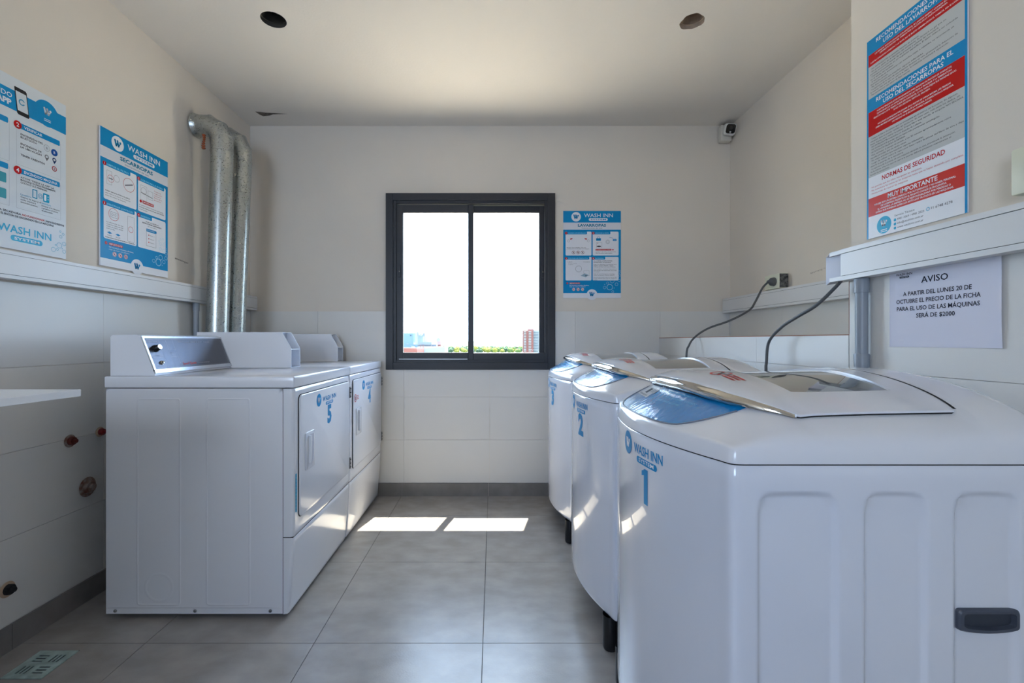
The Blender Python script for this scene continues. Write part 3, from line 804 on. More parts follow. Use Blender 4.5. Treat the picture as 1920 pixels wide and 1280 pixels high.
    for k, tx in enumerate(('NO INTRODUCIR', 'LAS MANOS CON LA', 'TAPA ABIERTA')): a.rect(.030, -.014+k*.011, .080, -.0075+k*.011, PINKR, 1, 4)
    def onlid(u, v, L): 
        y = -(u)-.080; x = .190-(v-1)*1.0; return (x, y, zlid(x, y)+.0004+L)
    tag(a.build('warning_sticker', lid, onlid), 'red prohibition sticker')
    a = Art(1, 1, 1, 1, .3); a.text('SAMSUNG', 0, 0, .006, (120, 122, 128), 'c', w=.055, bold=.02)
    a.build('maker_mark', lid, lambda u, v, L: (.165-(v-1), -u-.0, zlid(.165-(v-1), -u)+.0004+L))
    # control panel sheet
    def dlow(y): return .013+.085*(abs(y)/.248)**8
    def pp(y, s_, off=.0010):
        d0 = dlow(y); d = d0+(.145-d0)*s_; x = xf(y)+d; return (x, y, zcov(x, y)+off)
    g = G(); g.grid(lambda y, s_: pp(y, s_), [.248*math.sin(q) for q in np.linspace(-PI/2, PI/2, 49)], list(np.linspace(0, 1, 12)), M_bluefilm, True)
    cp = fixn(g.build('control_panel', root)); tag(cp, 'blue glossy control panel film')
    g = G(); g.tube([(lambda p: (p[0], p[1], p[2]+.0003))(pp(y, 0)) for y in [.248*math.sin(q) for q in np.linspace(-PI/2, PI/2, 49)]], .0016, M_greyrim, 6); g.build('panel_rim', cp)
    def onp(u, v, L):  # u from far side to near side (right), v: down -> front
        y = -u; x = xf(y)+.09-(v-1); return (x, y, zcov(x, y)+.0014+L)
    a = Art(1, 1, 1, 1, .25)
    # silver control cluster, display, start button
    for i in range(10):
        a.rrect(-.165+i*.011, -.030, -.154+i*.011, .012, .002, (205, 208, 212), 1, 2)
    a.rect(-.125, -.018, -.098, .000, DARK, 2, 4); a.rect(-.122, -.015, -.101, -.003, (70, 72, 80), 3, 4)
    for i in range(8): a.rect(-.160+i*.012, -.027, -.153+i*.012, -.022, (120, 122, 126), 2)
    for i in range(3): a.rrect(-.085+i*.014, -.012, -.075+i*.014, .004, .002, (175, 178, 184), 2, 2)
    a.ring(-.050, .030, .018, .003, (225, 228, 232), 2, 30); a.circle(-.050, .030, .014, (150, 190, 220), 2, 24); a.circle(-.050, .030, .009, (60, 160, 215), 3, 20)
    LBL = (120, 205, 240)
    for k, (tx, x, y, w_) in enumerate((('SELECCIONE EL PROGRAMA', .02, -.020, .10), ('ELIJA EL PROGRAMA DE LAVADO', .03, -.006, .13), ('PRESIONE INICIO PARA COMENZAR', .01, .010, .12), ('NO ABRA LA TAPA', .02, .024, .08), ('INICIO', .085, .034, .03), ('TIEMPO', -.01, .036, .03), ('LLENE CON FICHAS', .035, .046, .07))):
        a.text(tx, x, y, .0055, LBL, w=w_, bold=.01, L=1)
    a.build('panel_print', cp, onp)
    decal(body, number, lambda u, v, L: wash_art_front(u, v, L, .8246), .140)
    for x in (.075, WDp-.07):
        for y in (-.30, .30):
            g = G(); g.lathe([(.0001, 0), (.024, 0), (.027, .01), (.027, .09), (.027, ZB+.004)], M_black, 18); tag(g.build('leg', root, (x, y, 0)), 'stout black rubber leg')
    return root

def bluefilm():
    m = bpy.data.materials.new('blue_glossy_film'); m.use_nodes = True; n = m.node_tree; b = n.nodes['Principled BSDF']
    b.inputs['Base Color'].default_value = (*lin((0, 136, 206)), 1); b.inputs['Roughness'].default_value = .25; b.inputs['Coat Weight'].default_value = 1; b.inputs['Coat Roughness'].default_value = .03; b.inputs['Coat IOR'].default_value = 1.5
    t = n.nodes.new('ShaderNodeTexCoord'); nz_ = n.nodes.new('ShaderNodeTexNoise'); nz_.inputs['Scale'].default_value = 38; nz_.inputs['Detail'].default_value = 3
    mp_ = n.nodes.new('ShaderNodeMapping'); mp_.inputs['Scale'].default_value = (1, 2.0, 1)
    n.links.new(t.outputs['Object'], mp_.inputs[0]); n.links.new(mp_.outputs[0], nz_.inputs['Vector'])
    bp = n.nodes.new('ShaderNodeBump'); bp.inputs['Strength'].default_value = .5; bp.inputs['Distance'].default_value = .003
    n.links.new(nz_.outputs[0], bp.inputs['Height']); n.links.new(bp.outputs[0], b.inputs['Coat Normal']); n.links.new(bp.outputs[0], b.inputs['Normal'])
    return m
M_bluefilm = bluefilm()
M_greyrim = mat('grey_panel_rim', (120, 128, 140), rough=.3)
for num, yc, lab in (('1', 1.14, 'white top loading washing machine numbered 1, nearest to the camera'), ('2', 1.91, 'white top loading washing machine numbered 2, in the middle of the row'), ('3', 2.76, 'white top loading washing machine numbered 3, next to the window wall')):
    w = make_washer(num); w.location = (.335, yc, 0)
    tag(w, lab, 'washing machine', 'top loading washing machines along the right wall')

# ------------------------------------------------------------------ trunking, conduits
def trunk(y0, y1, xwall, sgn, z0, z1, dep, label, cover_y0=None, cover_y1=None, open_end=False):
    root = empty('cable_trunking', (xwall, (y0+y1)/2, z0)); H = z1-z0
    def B(g, d0, d1, a, b_, c, d, m_=M_pvc, bev=0.0):
        xa, xb = sorted((sgn*d0, sgn*d1)); g.box(xa, xb, a-(y0+y1)/2, b_-(y0+y1)/2, c-z0, d-z0, m_, bev, 1)
    g = G(); s_ = .0025; lip = H*.13
    B(g, .0004, s_, y0, y1, z0, z1); B(g, s_, dep-.002, y0, y1, z1-s_, z1); B(g, s_, dep-.002, y0, y1, z0, z0+s_)
    B(g, dep-.002, dep, y0, y1, z1-lip, z1); B(g, dep-.002, dep, y0, y1, z0, z0+lip)
    g.build('channel', root)
    cy0 = cover_y0 if cover_y0 is not None else y0; cy1 = cover_y1 if cover_y1 is not None else y1
    g = G(); B(g, dep-.0025, dep+.0008, cy0, cy1, z0+lip+.0014, z1-lip-.0014); B(g, dep-.006, dep-.003, cy0, cy1, z0+lip-.002, z1-lip+.002, M_darkgap)
    if open_end: # lid clipped over the whole front
        B(g, dep, dep+.0022, cy0, cy1, z0-.001, z0+lip-.0003); B(g, dep, dep+.0022, cy0, cy1, z1-lip+.0003, z1+.001)
    g.build('cover', root)
    if not open_end:
        g = G(); B(g, s_, dep-.002, y1-.003, y1-.0005, z0+s_, z1-s_); g.build('end_cap', root)
    tag(root, label, 'cable trunking'); return root
trunk(YR+.01, YB-.001, XL, 1, 1.286, 1.380, .046, 'long white cable trunking on the left wall under the posters', 1.0-2.2, YB-.001)
trunk(YP+.02, YB-.001, XN, -1, 1.267, 1.364, .050, 'white cable trunking in the niche below the socket box')
M_greypvc2 = mat('pale_grey_pvc', (190, 190, 204), rough=.4)
tr = trunk(YR+.01, 1.513, XR+T, -1, 1.267, 1.3635, .050, 'white cable trunking with open end on the right wall above the paper notice', YR+.01, 1.463, True)
yo = (YR+.01+1.513)/2; g = G(); g.box(-.0025, -.0004, 1.5125-yo, 1.594-yo, 0, .0965, M_greypvc2)
for z_ in (0, .094): g.add([(-.0005, 1.5125-yo, z_), (-.048, 1.5125-yo, z_), (-.0005, 1.594-yo, z_), (-.0005, 1.5125-yo, z_+.0025), (-.048, 1.5125-yo, z_+.0025), (-.0005, 1.594-yo, z_+.0025)], [(0, 1, 2), (5, 4, 3), (0, 3, 4, 1), (1, 4, 5, 2), (2, 5, 3, 0)], M_greypvc2)
tag(g.build('cut_end', tr), 'grey cut open end of the channel')
g = G(); g.tube([(-.02, .655, .045), (-.022, .70, .052), (-.024, .735, .05), (-.03, .743, .045)], .006, mat('red_wire', (200, 20, 40), rough=.4), 10); tag(g.build('red_wire', tr), 'red wire end'); 
g = G(); g.tube([(-.018, .655, .020), (-.024, .71, .028), (-.026, .735, .022)], .004, mat('green_wire', (60, 110, 60), rough=.4), 8); tag(g.build('green_wire', tr), 'green wire end')

def conduit(x, y, z0, z1, r, label, collar):
    root = empty('conduit', (x, y, z0)); g = G(); g.tube([(0, 0, 0), (0, 0, z1-z0)], r, M_greypvc, 20); g.build('pipe', root)
    for a, b_ in collar:
        g = G(); g.lathe([(r*.99, a-z0), (r*1.16, a-z0), (r*1.22, b_-z0-.004), (r*1.12, b_-z0), (r*.99, b_-z0)], M_greypvc, 20); g.build('collar', root)
    tag(root, label, 'conduit')
conduit(1.128, 1.408, .30, 1.266, .0165, 'grey plastic conduit running down from the right trunking beside the notice', [(1.222, 1.266), (.995, 1.035)])
conduit(-1.655, 2.56, .30, 1.285, .014, 'thin grey conduit below the left trunking beside the ducts', [(1.24, 1.285)])

# ------------------------------------------------------------------ exhaust ducts
def duct(top, bot, wallx, r, label):
    root = empty('exhaust_duct', (bot[0], bot[1], bot[2]-0.0)); O = Vector(bot)
    tp = Vector(top); b_ = Vector(bot); zt = tp.z
    # vertical pipe
    low = b_+(tp-b_)*.06
    def rel(p): return Vector(p)-O
    g = G(); p1 = tp-Vector((0, 0, .15)); g.tube([rel(low), rel(low+(p1-low)*.5), rel(p1)], r, M_galv, 28, caps=False)
    n_seam = g.build('pipe', root)
    g = G(); g.tube([rel(b_), rel(low)], r*.985, M_galv, 28, caps=False)
    g.tube([rel(low-(tp-b_)*.005), rel(low+(tp-b_)*.008)], r*1.025, M_galv, 28, caps=False)
    for k in range(10):
        a = 2*PI*k/10; c = rel(low)+Vector((math.cos(a), math.sin(a), 0))*r*1.03; M4 = Matrix.Translation(c) @ Vector((math.cos(a), math.sin(a), 0)).to_track_quat('Z', 'Y').to_matrix().to_4x4(); g.lathe([(.004, -.002), (.0035, .003), (.0001, .004)], M_steel, 8, M4)
    g.build('lower_sleeve', root)
    # segmented elbow
    R = .085; cx, cz = tp.x-R, zt-R-.0
    pts = [rel(p1)]
    seg = [0, 30, 60, 90]
    g = G(); path = [Vector((tp.x, tp.y, zt-.15))]
    for d in (8, 40, 80): a = math.radians(d); path.append(Vector((cx+R*math.cos(a)*1.0, tp.y, cz+R*math.sin(a))))
    path.append(Vector((wallx+.03, tp.y, zt)))
    for i in range(len(path)-1):   # mitred gores: sharp folds
        pass
    g.tube([rel(p) for p in path], r*1.015, M_galv, 28, caps=False, smooth=True)
    g.build('elbow', root, sharp=18)
    for i in range(0, len(path)-1):
        q = path[i] if i else path[0]; nxt = path[i+1]; t = (nxt-path[max(i-1, 0)] if i else nxt-q).normalized()
        g = G(); c = rel(q); k = 28; g.tube([c-t*.0025, c-t*.0012, c+t*.0012, c+t*.0025], [r*1.018, r*1.05, r*1.05, r*1.018], M_galv, 28, caps=False); g.build('seam_ring', root)
    g = G(); c = rel((wallx+.03, tp.y, zt)); g.tube([c, c-Vector((.012, 0, 0)), c-Vector((.026, 0, 0)), c-Vector((.028, 0, 0))], [r*1.02, r*1.05, r*1.16, r*.9], M_galv, 28, caps=False); g.build('wall_collar', root)
    tag(root, label, 'duct', 'galvanised exhaust ducts in the left corner')
    return root
duct((-1.535, 2.60, 2.29), (-1.566, 2.60, .93), XL, .0575, 'galvanised steel exhaust duct with elbow into the wall, the one in front')
duct((-1.53, 2.79, 2.305), (-1.566, 2.77, .93), XL, .0575, 'galvanised steel exhaust duct standing behind the other, nearer the back wall')
g = G()
for k in range(7): a = k*.9; g.box(-.008+.004*math.sin(a), .008, -.006, .006+.003*math.cos(a), -.012*k-.01, -.012*k, mat('rusty_foam', (165, 85, 50), rough=.9), .003, 1)
tag(g.build('rusty_bracket', None, (XL+.075, 2.555, 2.222)), 'rusty brown bracket scrap under the front duct elbow', 'bracket')

# ------------------------------------------------------------------ posters
def poster(w, h, loc, rz, label, name='wall_poster', thick=.004):
    g = G(); g.box(0, w, 0, thick, 0, h, M_board); o = g.build(name, None, loc); o.rotation_euler = (0, 0, rz); tag(o, label, 'poster'); return o

def instruct(o, w, h, title, steps, kind):
    a = Art(727, 1106, w, h, .3, 110, 102)
    a.rect(110, 102, 837, 250, BLUE, 1); a.rect(110, 340, 837, 1145, BLUE, 1)
    a.circle(273, 176, 60, WHITE, 2, 36); a.wlogo(273, 176, 52, BLUE, 3)
    a.text('WASH INN', 372, 180, 46, WHITE, w=365, bold=.012, L=2); a.pill(432, 194, 672, 228, WHITE, 2, 4); a.text('SYSTEM', 552, 220, 19, BLUE, 'c', w=190, bold=.015, L=3)
    a.text(title, 473, 300, 31, (0, 130, 165), 'c', w=355, bold=.035, L=2); a.text('Instrucciones de uso', 473, 326, 14, (60, 120, 150), 'c', w=258, L=2)
    boxes = [(140, 365, 466, 668), (482, 365, 808, 668), (140, 685, 466, 985), (482, 685, 808, 985)]
    tabs = [410, 705, 438, 640] if kind == 'wash' else [400, 790, 445, 640]
    for i, (x0, y0, x1, y1) in enumerate(boxes):
        a.rrect(x0, y0, x1, y1, 14, WHITE, 2, 4); a.rrect(x0-8, y0-6, tabs[i], y0+34, 10, BLUE, 3, 3, (0, 0, 1, 0))
        a.circle(x0+7, y0+19, 17, RED, 4, 20); a.text(str(i+1), x0+7, y0+27, 17, WHITE, 'c', bold=.02, L=5)
        a.text(steps[i], x0+30, y0+25, 14, (150, 225, 250), w=tabs[i]-x0-48, bold=.015, L=4)
    D = (110, 112, 120); Kk = (60, 60, 68); L3 = 3
    def tl(x, y, ww, tx, hh=9, c=Kk, b=0.0): a.text(tx, x, y, hh, c, w=ww, L=3, bold=b)
    if kind == 'wash':
        for s_ in (-1, 1):
            X = 303+s_*50; a.line(X-25*s_, 460, X+15*s_, 450, 2, D); a.line(X+15*s_, 450, X+45*s_, 462, 2, D); a.line(X, 468, X, 545, 1.5, D)
            a.line(303+s_*75, 448, 303+s_*100, 460, 7, RED, 3); a.poly([(303+s_*100, 445), (303+s_*78, 460), (303+s_*105, 468)], RED, 4); a.ring(303+s_*125, 482, 15, 2, D, 3, 12)
        a.line(303, 455, 303, 545, 1.5, D)
        tl(155, 572, 240, 'Revise los bolsillos de sus', 9, Kk, .02); tl(155, 588, 285, 'prendas antes de colocarlas en la máquina.')
        for x in (240, 297, 354): a.ring(x, 630, 22, 3.5, (150, 90, 80), 3); a.line(x-15, 615, x+15, 645, 4, (150, 90, 80), 3); a.rect(x-7, 620, x+7, 640, (150, 140, 140), 3)
        a.rrect(525, 448, 585, 480, 4, BLUE, 3, 2); a.ring(555, 446, 18, 4, BLUE, 3, 16); a.rrect(735, 458, 782, 486, 4, BLUE, 3, 2); a.text('3 KG', 738, 478, 12, WHITE, L=5)
        a.frame(528, 500, 600, 568, 1.5, D, 3); a.circle(560, 552, 30, Kk, 3, 12, 9); a.circle(545, 512, 5, RED, 4, 8)
        a.line(620, 505, 660, 450, 2, D); a.line(660, 450, 725, 500, 2, D); a.line(725, 500, 690, 550, 2, D); a.line(690, 550, 620, 505, 2, D); a.ring(672, 495, 25, 2.5, D, 3); a.ring(672, 495, 14, 2, D, 3); a.line(725, 500, 725, 570, 2, D); a.line(690, 438, 740, 448, 4, (60, 150, 190), 3); a.line(620, 505, 625, 570, 2, D)
        a.rrect(517, 585, 718, 605, 3, RED, 3, 2); a.text('NO SOBRECARGUE EL TAMBOR', 523, 600, 9, WHITE, w=188, L=5); a.circle(737, 595, 9, RED, 3, 12)
        tl(520, 624, 255, 'Coloque la ropa suelta y cierre bien la tapa', 9); tl(520, 641, 210, 'Nivel de carga: medio tambor', 9, Kk, .02)
        tl(163, 753, 60, '1. Jabón'); tl(362, 753, 85, '2. Suavizante'); tl(176, 772, 105, 'No poner en exceso', 8, D); tl(176, 786, 60, 'el jabón', 8, D)
        a.line(205, 800, 205, 895, 1.5, D); a.line(205, 895, 325, 895, 1.5, D); a.line(325, 760, 325, 975, 1.5, D); a.ring(305, 838, 40, 2.5, D, 3); a.line(285, 820, 325, 860, 3, D); a.line(275, 845, 315, 815, 2, D); a.frame(370, 858, 440, 925, 1.8, D, 3); a.poly([(330, 925), (380, 895), (430, 915), (395, 945)], (160, 190, 205), 3); a.line(385, 925, 410, 925, 6, Kk, 4); a.line(345, 870, 370, 890, 2, D)
        y = 742
        for tx, b in (('Siga el CARTEL de INSTRUCCIONES', .03), ('de ENCENDIDO correspondiente.', .02), ('', 0), ('Luego de seleccionar el programa en la', 0), ('máquina, presione INICIO y espere', .02), ('Coloque la ficha en la ranura INICIO.', 0), ('', 0), ('Para modificar el tiempo seleccione el', 0), ('nivel de agua. No interrumpa el proceso', .02), ('de lavado.', 0), ('', 0), ('Cada vez que el programa se detenga', 0), ('vuelva a presionar el botón INICIO.', 0), ('', 0), ('Una vez terminado retire la ropa y deje', 0), ('la tapa abierta para que se ventile el', 0), ('tambor.', 0)):
            if tx: tl(492, y, min(292, len(tx)*7.6), tx, 9.5, Kk, b); y += 17.5
            else: y += 8
    else:
        a.frame(168, 430, 215, 540, 1.5, D, 3); a.line(168, 430, 230, 415, 1.5, D); a.ring(205, 490, 30, 2.5, PINKR, 3); a.rect(185, 487, 225, 493, Kk, 4); a.ring(262, 470, 28, 1.8, D, 3); a.line(230, 440, 290, 430, 1.5, D); a.ring(385, 480, 58, 3, PINKR, 3, 30); a.line(345, 495, 425, 465, 10, (130, 130, 138), 3); a.line(340, 445, 400, 470, 2, D); a.line(370, 520, 430, 500, 2, D); a.line(235, 500, 330, 480, 1.5, D)
        tl(155, 600, 240, 'Limpie siempre el filtro de pelusa', 10, Kk, .02); tl(155, 619, 245, 'que está en el marco de la puerta'); tl(155, 638, 200, 'antes de utilizar la máquina.')
        a.frame(510, 430, 580, 560, 1.5, D, 3); a.ring(545, 475, 30, 2, D, 3); a.frame(595, 455, 650, 530, 1.5, D, 3); a.line(500, 480, 650, 500, 2, D); a.line(515, 495, 645, 510, 6, (130, 130, 138), 3)
        for k, tx in enumerate(('Cargue la', 'ropa sin', 'sobrepasar la', 'flecha de la', 'puerta')): tl(665, 440+k*20, 95 if k % 2 else 80, tx, 10, PINKR)
        a.circle(512, 575, 13, RED, 3, 14); a.rrect(532, 562, 660, 588, 3, RED, 3, 2); a.text('IMPORTANTE', 540, 582, 13, WHITE, w=112, bold=.02, L=5)
        tl(497, 612, 280, 'La secadora trabaja con prendas centrifugadas', 9.5); tl(497, 631, 290, 'Si la ropa tiene exceso de agua, NO SECARÁ', 9.5, Kk, .02); tl(497, 650, 90, 'en el tiempo')
        a.ring(235, 775, 50, 3, PINKR, 3, 30); a.frame(205, 755, 270, 800, 2, D, 3); a.ring(222, 777, 9, 2, D, 3, 12); a.ring(250, 777, 9, 2, D, 3, 12); a.frame(372, 745, 440, 960, 1.6, D, 3); a.line(372, 745, 392, 728, 1.6, D); a.line(440, 745, 458, 728, 1.6, D); a.line(392, 728, 458, 728, 1.6, D); a.line(458, 728, 458, 940, 1.6, D); a.line(372, 860, 440, 860, 1.6, D); a.ring(405, 855, 26, 3, PINKR, 3); a.line(285, 800, 382, 840, 1.5, D)
        for k, tx in enumerate(('La ubicación de los', 'controles depende del', 'modelo de máquina, pueden', 'estar arriba.')): tl(165, 852+k*17, 160 if k < 3 else 80, tx, 9.5)
        for x in (195, 275): a.poly([(x-25, 932), (x, 922), (x+25, 932), (x, 942)], BLUE, 3); tl(x-22, 958, 44, 'NORMAL' if x < 200 else 'DELICADO', 8)
        tl(155, 976, 290, 'Seleccione la temperatura deseada', 10, Kk, .02)
        tl(570, 745, 150, 'Revise el CARTEL de', 10, Kk, .02); tl(530, 763, 225, 'INSTRUCCIONES de ENCENDIDO', 10, Kk, .04); tl(590, 781, 110, 'correspondiente')
        a.frame(575, 800, 690, 955, 2, D, 3); a.rect(575, 800, 680, 826, BLUE, 4); a.circle(684, 812, 12, BLUE, 5, 14); a.text('SECARROPAS', 583, 817, 9, WHITE, w=85, L=6)
        for k in range(3): a.circle(603, 855+k*32, 6, RED, 4, 10); tl(622, 860+k*32, 45, 'Paso %d' % (k+1), 8)
    a.circle(162, 1021, 13, PINKR, 3, 14); a.text('!', 162, 1028, 14, WHITE, 'c', L=5); a.rrect(188, 1011, 322, 1032, 3, RED, 3, 2); a.text('IMPORTANTE', 193, 1028, 13, WHITE, w=124, bold=.02, L=5)
    a.text('NO introducir acolchados, alfombras,', 190, 1052, 11, WHITE, w=245, bold=.01, L=3); a.text('ropa de cuero y/o plástico', 190, 1070, 11, WHITE, w=200, L=3)
    for x in (242, 298, 354): a.noicon(x, 1098, 18)
    a.circle(473, 1165, 68, WHITE, 2, 40); a.rect(110, 1146, 837, 1208, WHITE, 3); a.wlogo(473, 1160, 50, BLUE, 5)
    if kind == 'wash': bl = [(697, 1070, 38, 5), (670, 1018, 16, 3), (632, 1075, 18, 2.5), (782, 1033, 20, 3), (727, 992, 26, 3), (815, 985, 16, 2.5), (735, 1128, 15, 2.5), (634, 1036, 5, 2), (752, 1080, 5, 2), (800, 945, 12, 2), (822, 925, 12, 2), (828, 895, 11, 2), (822, 865, 10, 2)]
    else: bl = [(718, 1080, 34, 5), (745, 1030, 24, 4), (695, 1040, 13, 3), (660, 1075, 17, 3), (785, 1065, 18, 3), (812, 1025, 18, 3), (742, 950, 15, 3), (785, 960, 17, 3), (785, 905, 14, 2.5), (742, 905, 14, 2.5), (812, 980, 16, 2.5), (745, 860, 10, 2), (775, 850, 10, 2), (795, 880, 8, 2), (765, 1100, 5, 2), (810, 940, 12, 2), (725, 880, 8, 2)]
    for x, y, r, t in bl: a.ring(x, y, r, t, (190, 225, 240), 5, 22)
    a.build('print', o)

p1 = poster(.400, .604, (.485, YB+T-.005, 1.371), 0, 'blue laundry instruction poster on the back wall right of the window', thick=.004)
instruct(p1, .400, .604, 'LAVARROPAS', ['VACIAR LOS BOLSILLOS', 'COLOCAR LA ROPA', 'COLOCAR LOS PRODUCTOS', 'ENCENDIDO'], 'wash')
p2 = poster(.408, .597, (XL+.002, 1.967, 1.399), PI/2, 'blue dryer instruction poster on the left wall beside the metal ducts', thick=.006)
instruct(p2, .408, .597, 'SECARROPAS', ['LIMPIAR EL FILTRO', 'COLOCAR LA ROPA', 'IDENTIFICAR CONTROLES', 'ENCENDIDO'], 'dry')

# app poster, left edge of frame : 400 x 603 mm
p3 = poster(.400, .603, (XL+.001, 1.410, 1.396), PI/2, 'pale payment app poster with phone picture, cut by the left image edge', thick=.005)
a = Art(400, 603, .400, .603, .3)
PW = (205, 210, 216)
a.rect(0, 0, 400, 603, (222, 228, 234), 1)
a.rect(0, 46, 400, 115, BLUE, 2); a.circle(322, 70, 48, BLUE, 3, 44)
a.text('PAGANDO', 197, 76, 16, WHITE, 'r', w=118, bold=.01, L=4); a.text('CON LA APP', 195, 102, 18, WHITE, 'r', w=160, bold=.05, L=4)
a.poly([(204, 31), (206, 29), (243, 29), (247, 33), (257, 118), (254, 122), (219, 122), (214, 118)], (35, 35, 38), 5); a.poly([(208, 42), (245, 42), (253, 108), (216, 108)], (215, 222, 228), 6)
a.ring(230, 75, 11, 4, (60, 150, 190), 7, 20); a.rect(233, 71, 243, 79, (215, 222, 228), 8)
a.wlogo(325, 62, 24, WHITE, 4); a.line(311, 91, 338, 91, 2, WHITE, 4); a.line(311, 97, 338, 97, 2.5, WHITE, 4)
def cardp(x0, y0, x1, y1, num, title):
    a.frame(x0, y0+10, x1, y1, .7, (175, 180, 190), 3); a.rrect(x0+6, y0, x1-4, y0+20, 4, BLUE, 4, 3, (0, 1, 1, 0)); a.circle(x0+4, y0+10, 14, RED, 5, 24); a.text(num, x0+4, y0+17, 14, WHITE, 'c', bold=.02, L=6); a.text(title, x0+26, y0+15, 9.5, WHITE, w=min(len(title)*7.4, x1-x0-38), bold=.02, L=6)
cardp(20, 150, 188, 300, '1', 'DESCARGAR'); cardp(212, 150, 378, 300, '2', 'VERIFICAR'); cardp(20, 310, 188, 455, '3', 'SELECCION'); cardp(212, 310, 378, 455, '4', 'ENCENDIDO MAQUINA')
T1 = (50, 52, 58)
for k, (t, y) in enumerate((('ENCENDIDO DEL', 192), ('BLUETOOTH', 202), ('ENCENDIDO DE', 226), ('LA UBICACIÓN', 237), ('TENER CRÉDITOS', 265))): a.text(t, 226, y, 6.8, T1, w=len(t)*6.3, bold=.01, L=4)
a.ring(322, 199, 12, 1, (170, 172, 176), 4); a.text('B', 322, 203, 8, (150, 150, 155), 'c', L=5); a.circle(352, 204, 13, (10, 80, 160), 4); a.text('B', 352, 209, 10, WHITE, 'c', L=5)
for x, c in ((322, (140, 142, 148)), (352, (10, 60, 120))): a.ring(x, 232, 8, 3.5, c, 4); a.poly([(x-7, 236), (x, 248), (x+7, 236)], c, 4)
a.ring(352, 266, 10, 3, (200, 70, 80), 4); a.text('$', 352, 270, 8, (180, 60, 70), 'c', L=5)
for k, t in enumerate(('ACTIVE "DESDE LA APP" LA', 'MÁQUINA DONDE PREVIAMENTE', 'COLOCÓ SUS PRENDAS.')): a.text(t, 226, 345+k*9, 6, T1, w=len(t)*5.2, bold=.01, L=4)
a.frame(268, 370, 286, 402, 3, CYAN, 4); a.ring(298, 388, 9, 1.5, CYAN, 4); a.ring(298, 388, 5, 1.5, CYAN, 4); a.rrect(308, 372, 332, 404, 2, CYAN, 4, 2); a.rect(312, 377, 320, 399, WHITE, 5); a.circle(327, 382, 2, WHITE, 5, 8); a.circle(327, 392, 2, WHITE, 5, 8)
a.text('Lavadora', 226, 405, 6, CYAN, w=38, L=4)
for k, t in enumerate(('Cierre la tapa y el', 'ciclo iniciará', 'automáticamente.')): a.text(t, 226, 414+k*9, 5.5, T1, w=len(t)*3.9, L=4)
a.text('Secadora', 302, 414, 6, CYAN, w=36, L=4)
for k, t in enumerate(('Diríjase a la máquina', 'y presione el botón', 'de encendido.')): a.text(t, 302, 423+k*9, 5.5, T1, w=len(t)*3.4, L=4)
for k, t in enumerate(('DESCARGUE LA', 'APLICACIÓN EN', 'SU CELULAR')): a.text(t, 60, 192+k*11, 7, T1, w=len(t)*6.5, L=4)
for yy_ in (345, 400): a.rrect(110, yy_, 178, yy_+34, 3, (60, 160, 175), 4, 2)
a.text('LA SECADORA', 150, 478, 7, T1, w=78, bold=.02, L=4); a.text('NO FUNCIONARÁ', 232, 478, 7, (205, 50, 50), w=82, bold=.02, L=4); a.text('HASTA QUE PRESIONE', 318, 478, 7, T1, w=74, bold=.02, L=4)
a.text('EL BOTÓN DE ENCENDIDO EN LA MÁQUINA', 160, 489, 7, T1, w=190, bold=.02, L=4)
a.text('WASH INN', 150, 545, 26, CYAN, w=190, bold=.015, L=4); a.pill(192, 553, 306, 573, CYAN, 4, 4); a.text('SYSTEM', 249, 567.5, 9.5, WHITE, 'c', w=90, bold=.02, L=5)
for x, y, r in ((372, 555, 11), (348, 575, 9), (364, 572, 5), (392, 545, 8), (378, 520, 6), (388, 508, 5), (376, 500, 4), (392, 575, 7), (357, 556, 3), (384, 565, 2)): a.ring(x, y, r, 1.4, (90, 180, 205), 4, 16)
a.build('print', p3)

# regulations poster, right wall : 300 x 600
p4 = poster(.300, .606, (XR+T-.005, 1.416, 1.386), -PI/2, 'tall blue, red and grey recommendations poster on the right wall', thick=.004)
a = Art(300, 600, .300, .606, .3)
GR = (198, 201, 201); REDO = (210, 55, 45)
a.rect(0, 0, 300, 600, BLUE, 1); a.rect(6, 45, 294, 81, RED, 2); a.rect(6, 81, 294, 178, GR, 2); a.rect(6, 218, 294, 292, RED, 2); a.rect(6, 292, 294, 416, GR, 2); a.rect(6, 416, 294, 479, WHITE, 2); a.rect(6, 479, 294, 534, REDO, 2); a.rect(6, 534, 294, 600, WHITE, 2)
a.text('RECOMENDACIONES PARA EL', 150, 20, 11.5, WHITE, 'c', w=232, bold=.016, L=3); a.text('USO DEL LAVARROPAS', 150, 37, 11.5, WHITE, 'c', w=182, bold=.016, L=3)
a.text('RECOMENDACIONES PARA EL', 150, 197, 11.5, WHITE, 'c', w=232, bold=.016, L=3); a.text('USO DEL SECARROPAS', 150, 213, 11.5, WHITE, 'c', w=182, bold=.016, L=3)
def lines(x, y, dy, rows, hh, col, al='l', k=2.55, b=0.0, mw=278):
    for r in rows:
        if r: a.text(r, x, y, hh, col, al, w=min(len(r)*k, mw), bold=b, L=3)
        y += dy
lines(150, 54, 7.6, ['LAS PRENDAS INTRODUCIDAS EN ESTA MÁQUINA, SE LAVARÁN SIEMPRE Y CUANDO SE MUEVAN', 'LIBREMENTE DENTRO DEL TAMBOR POR LA ACCIÓN DE LA PALETA AGITADORA.'], 4.2, WHITE, 'c', 3.1, .015, 240)
lines(150, 74, 7, ['SI ESTÁN CARGADAS A PRESIÓN Y LA ROPA NO SE MUEVE LIBREMENTE EN EL TAMBOR, NO SE LAVARÁ.'], 4.2, WHITE, 'c', 3.1, .015, 272)
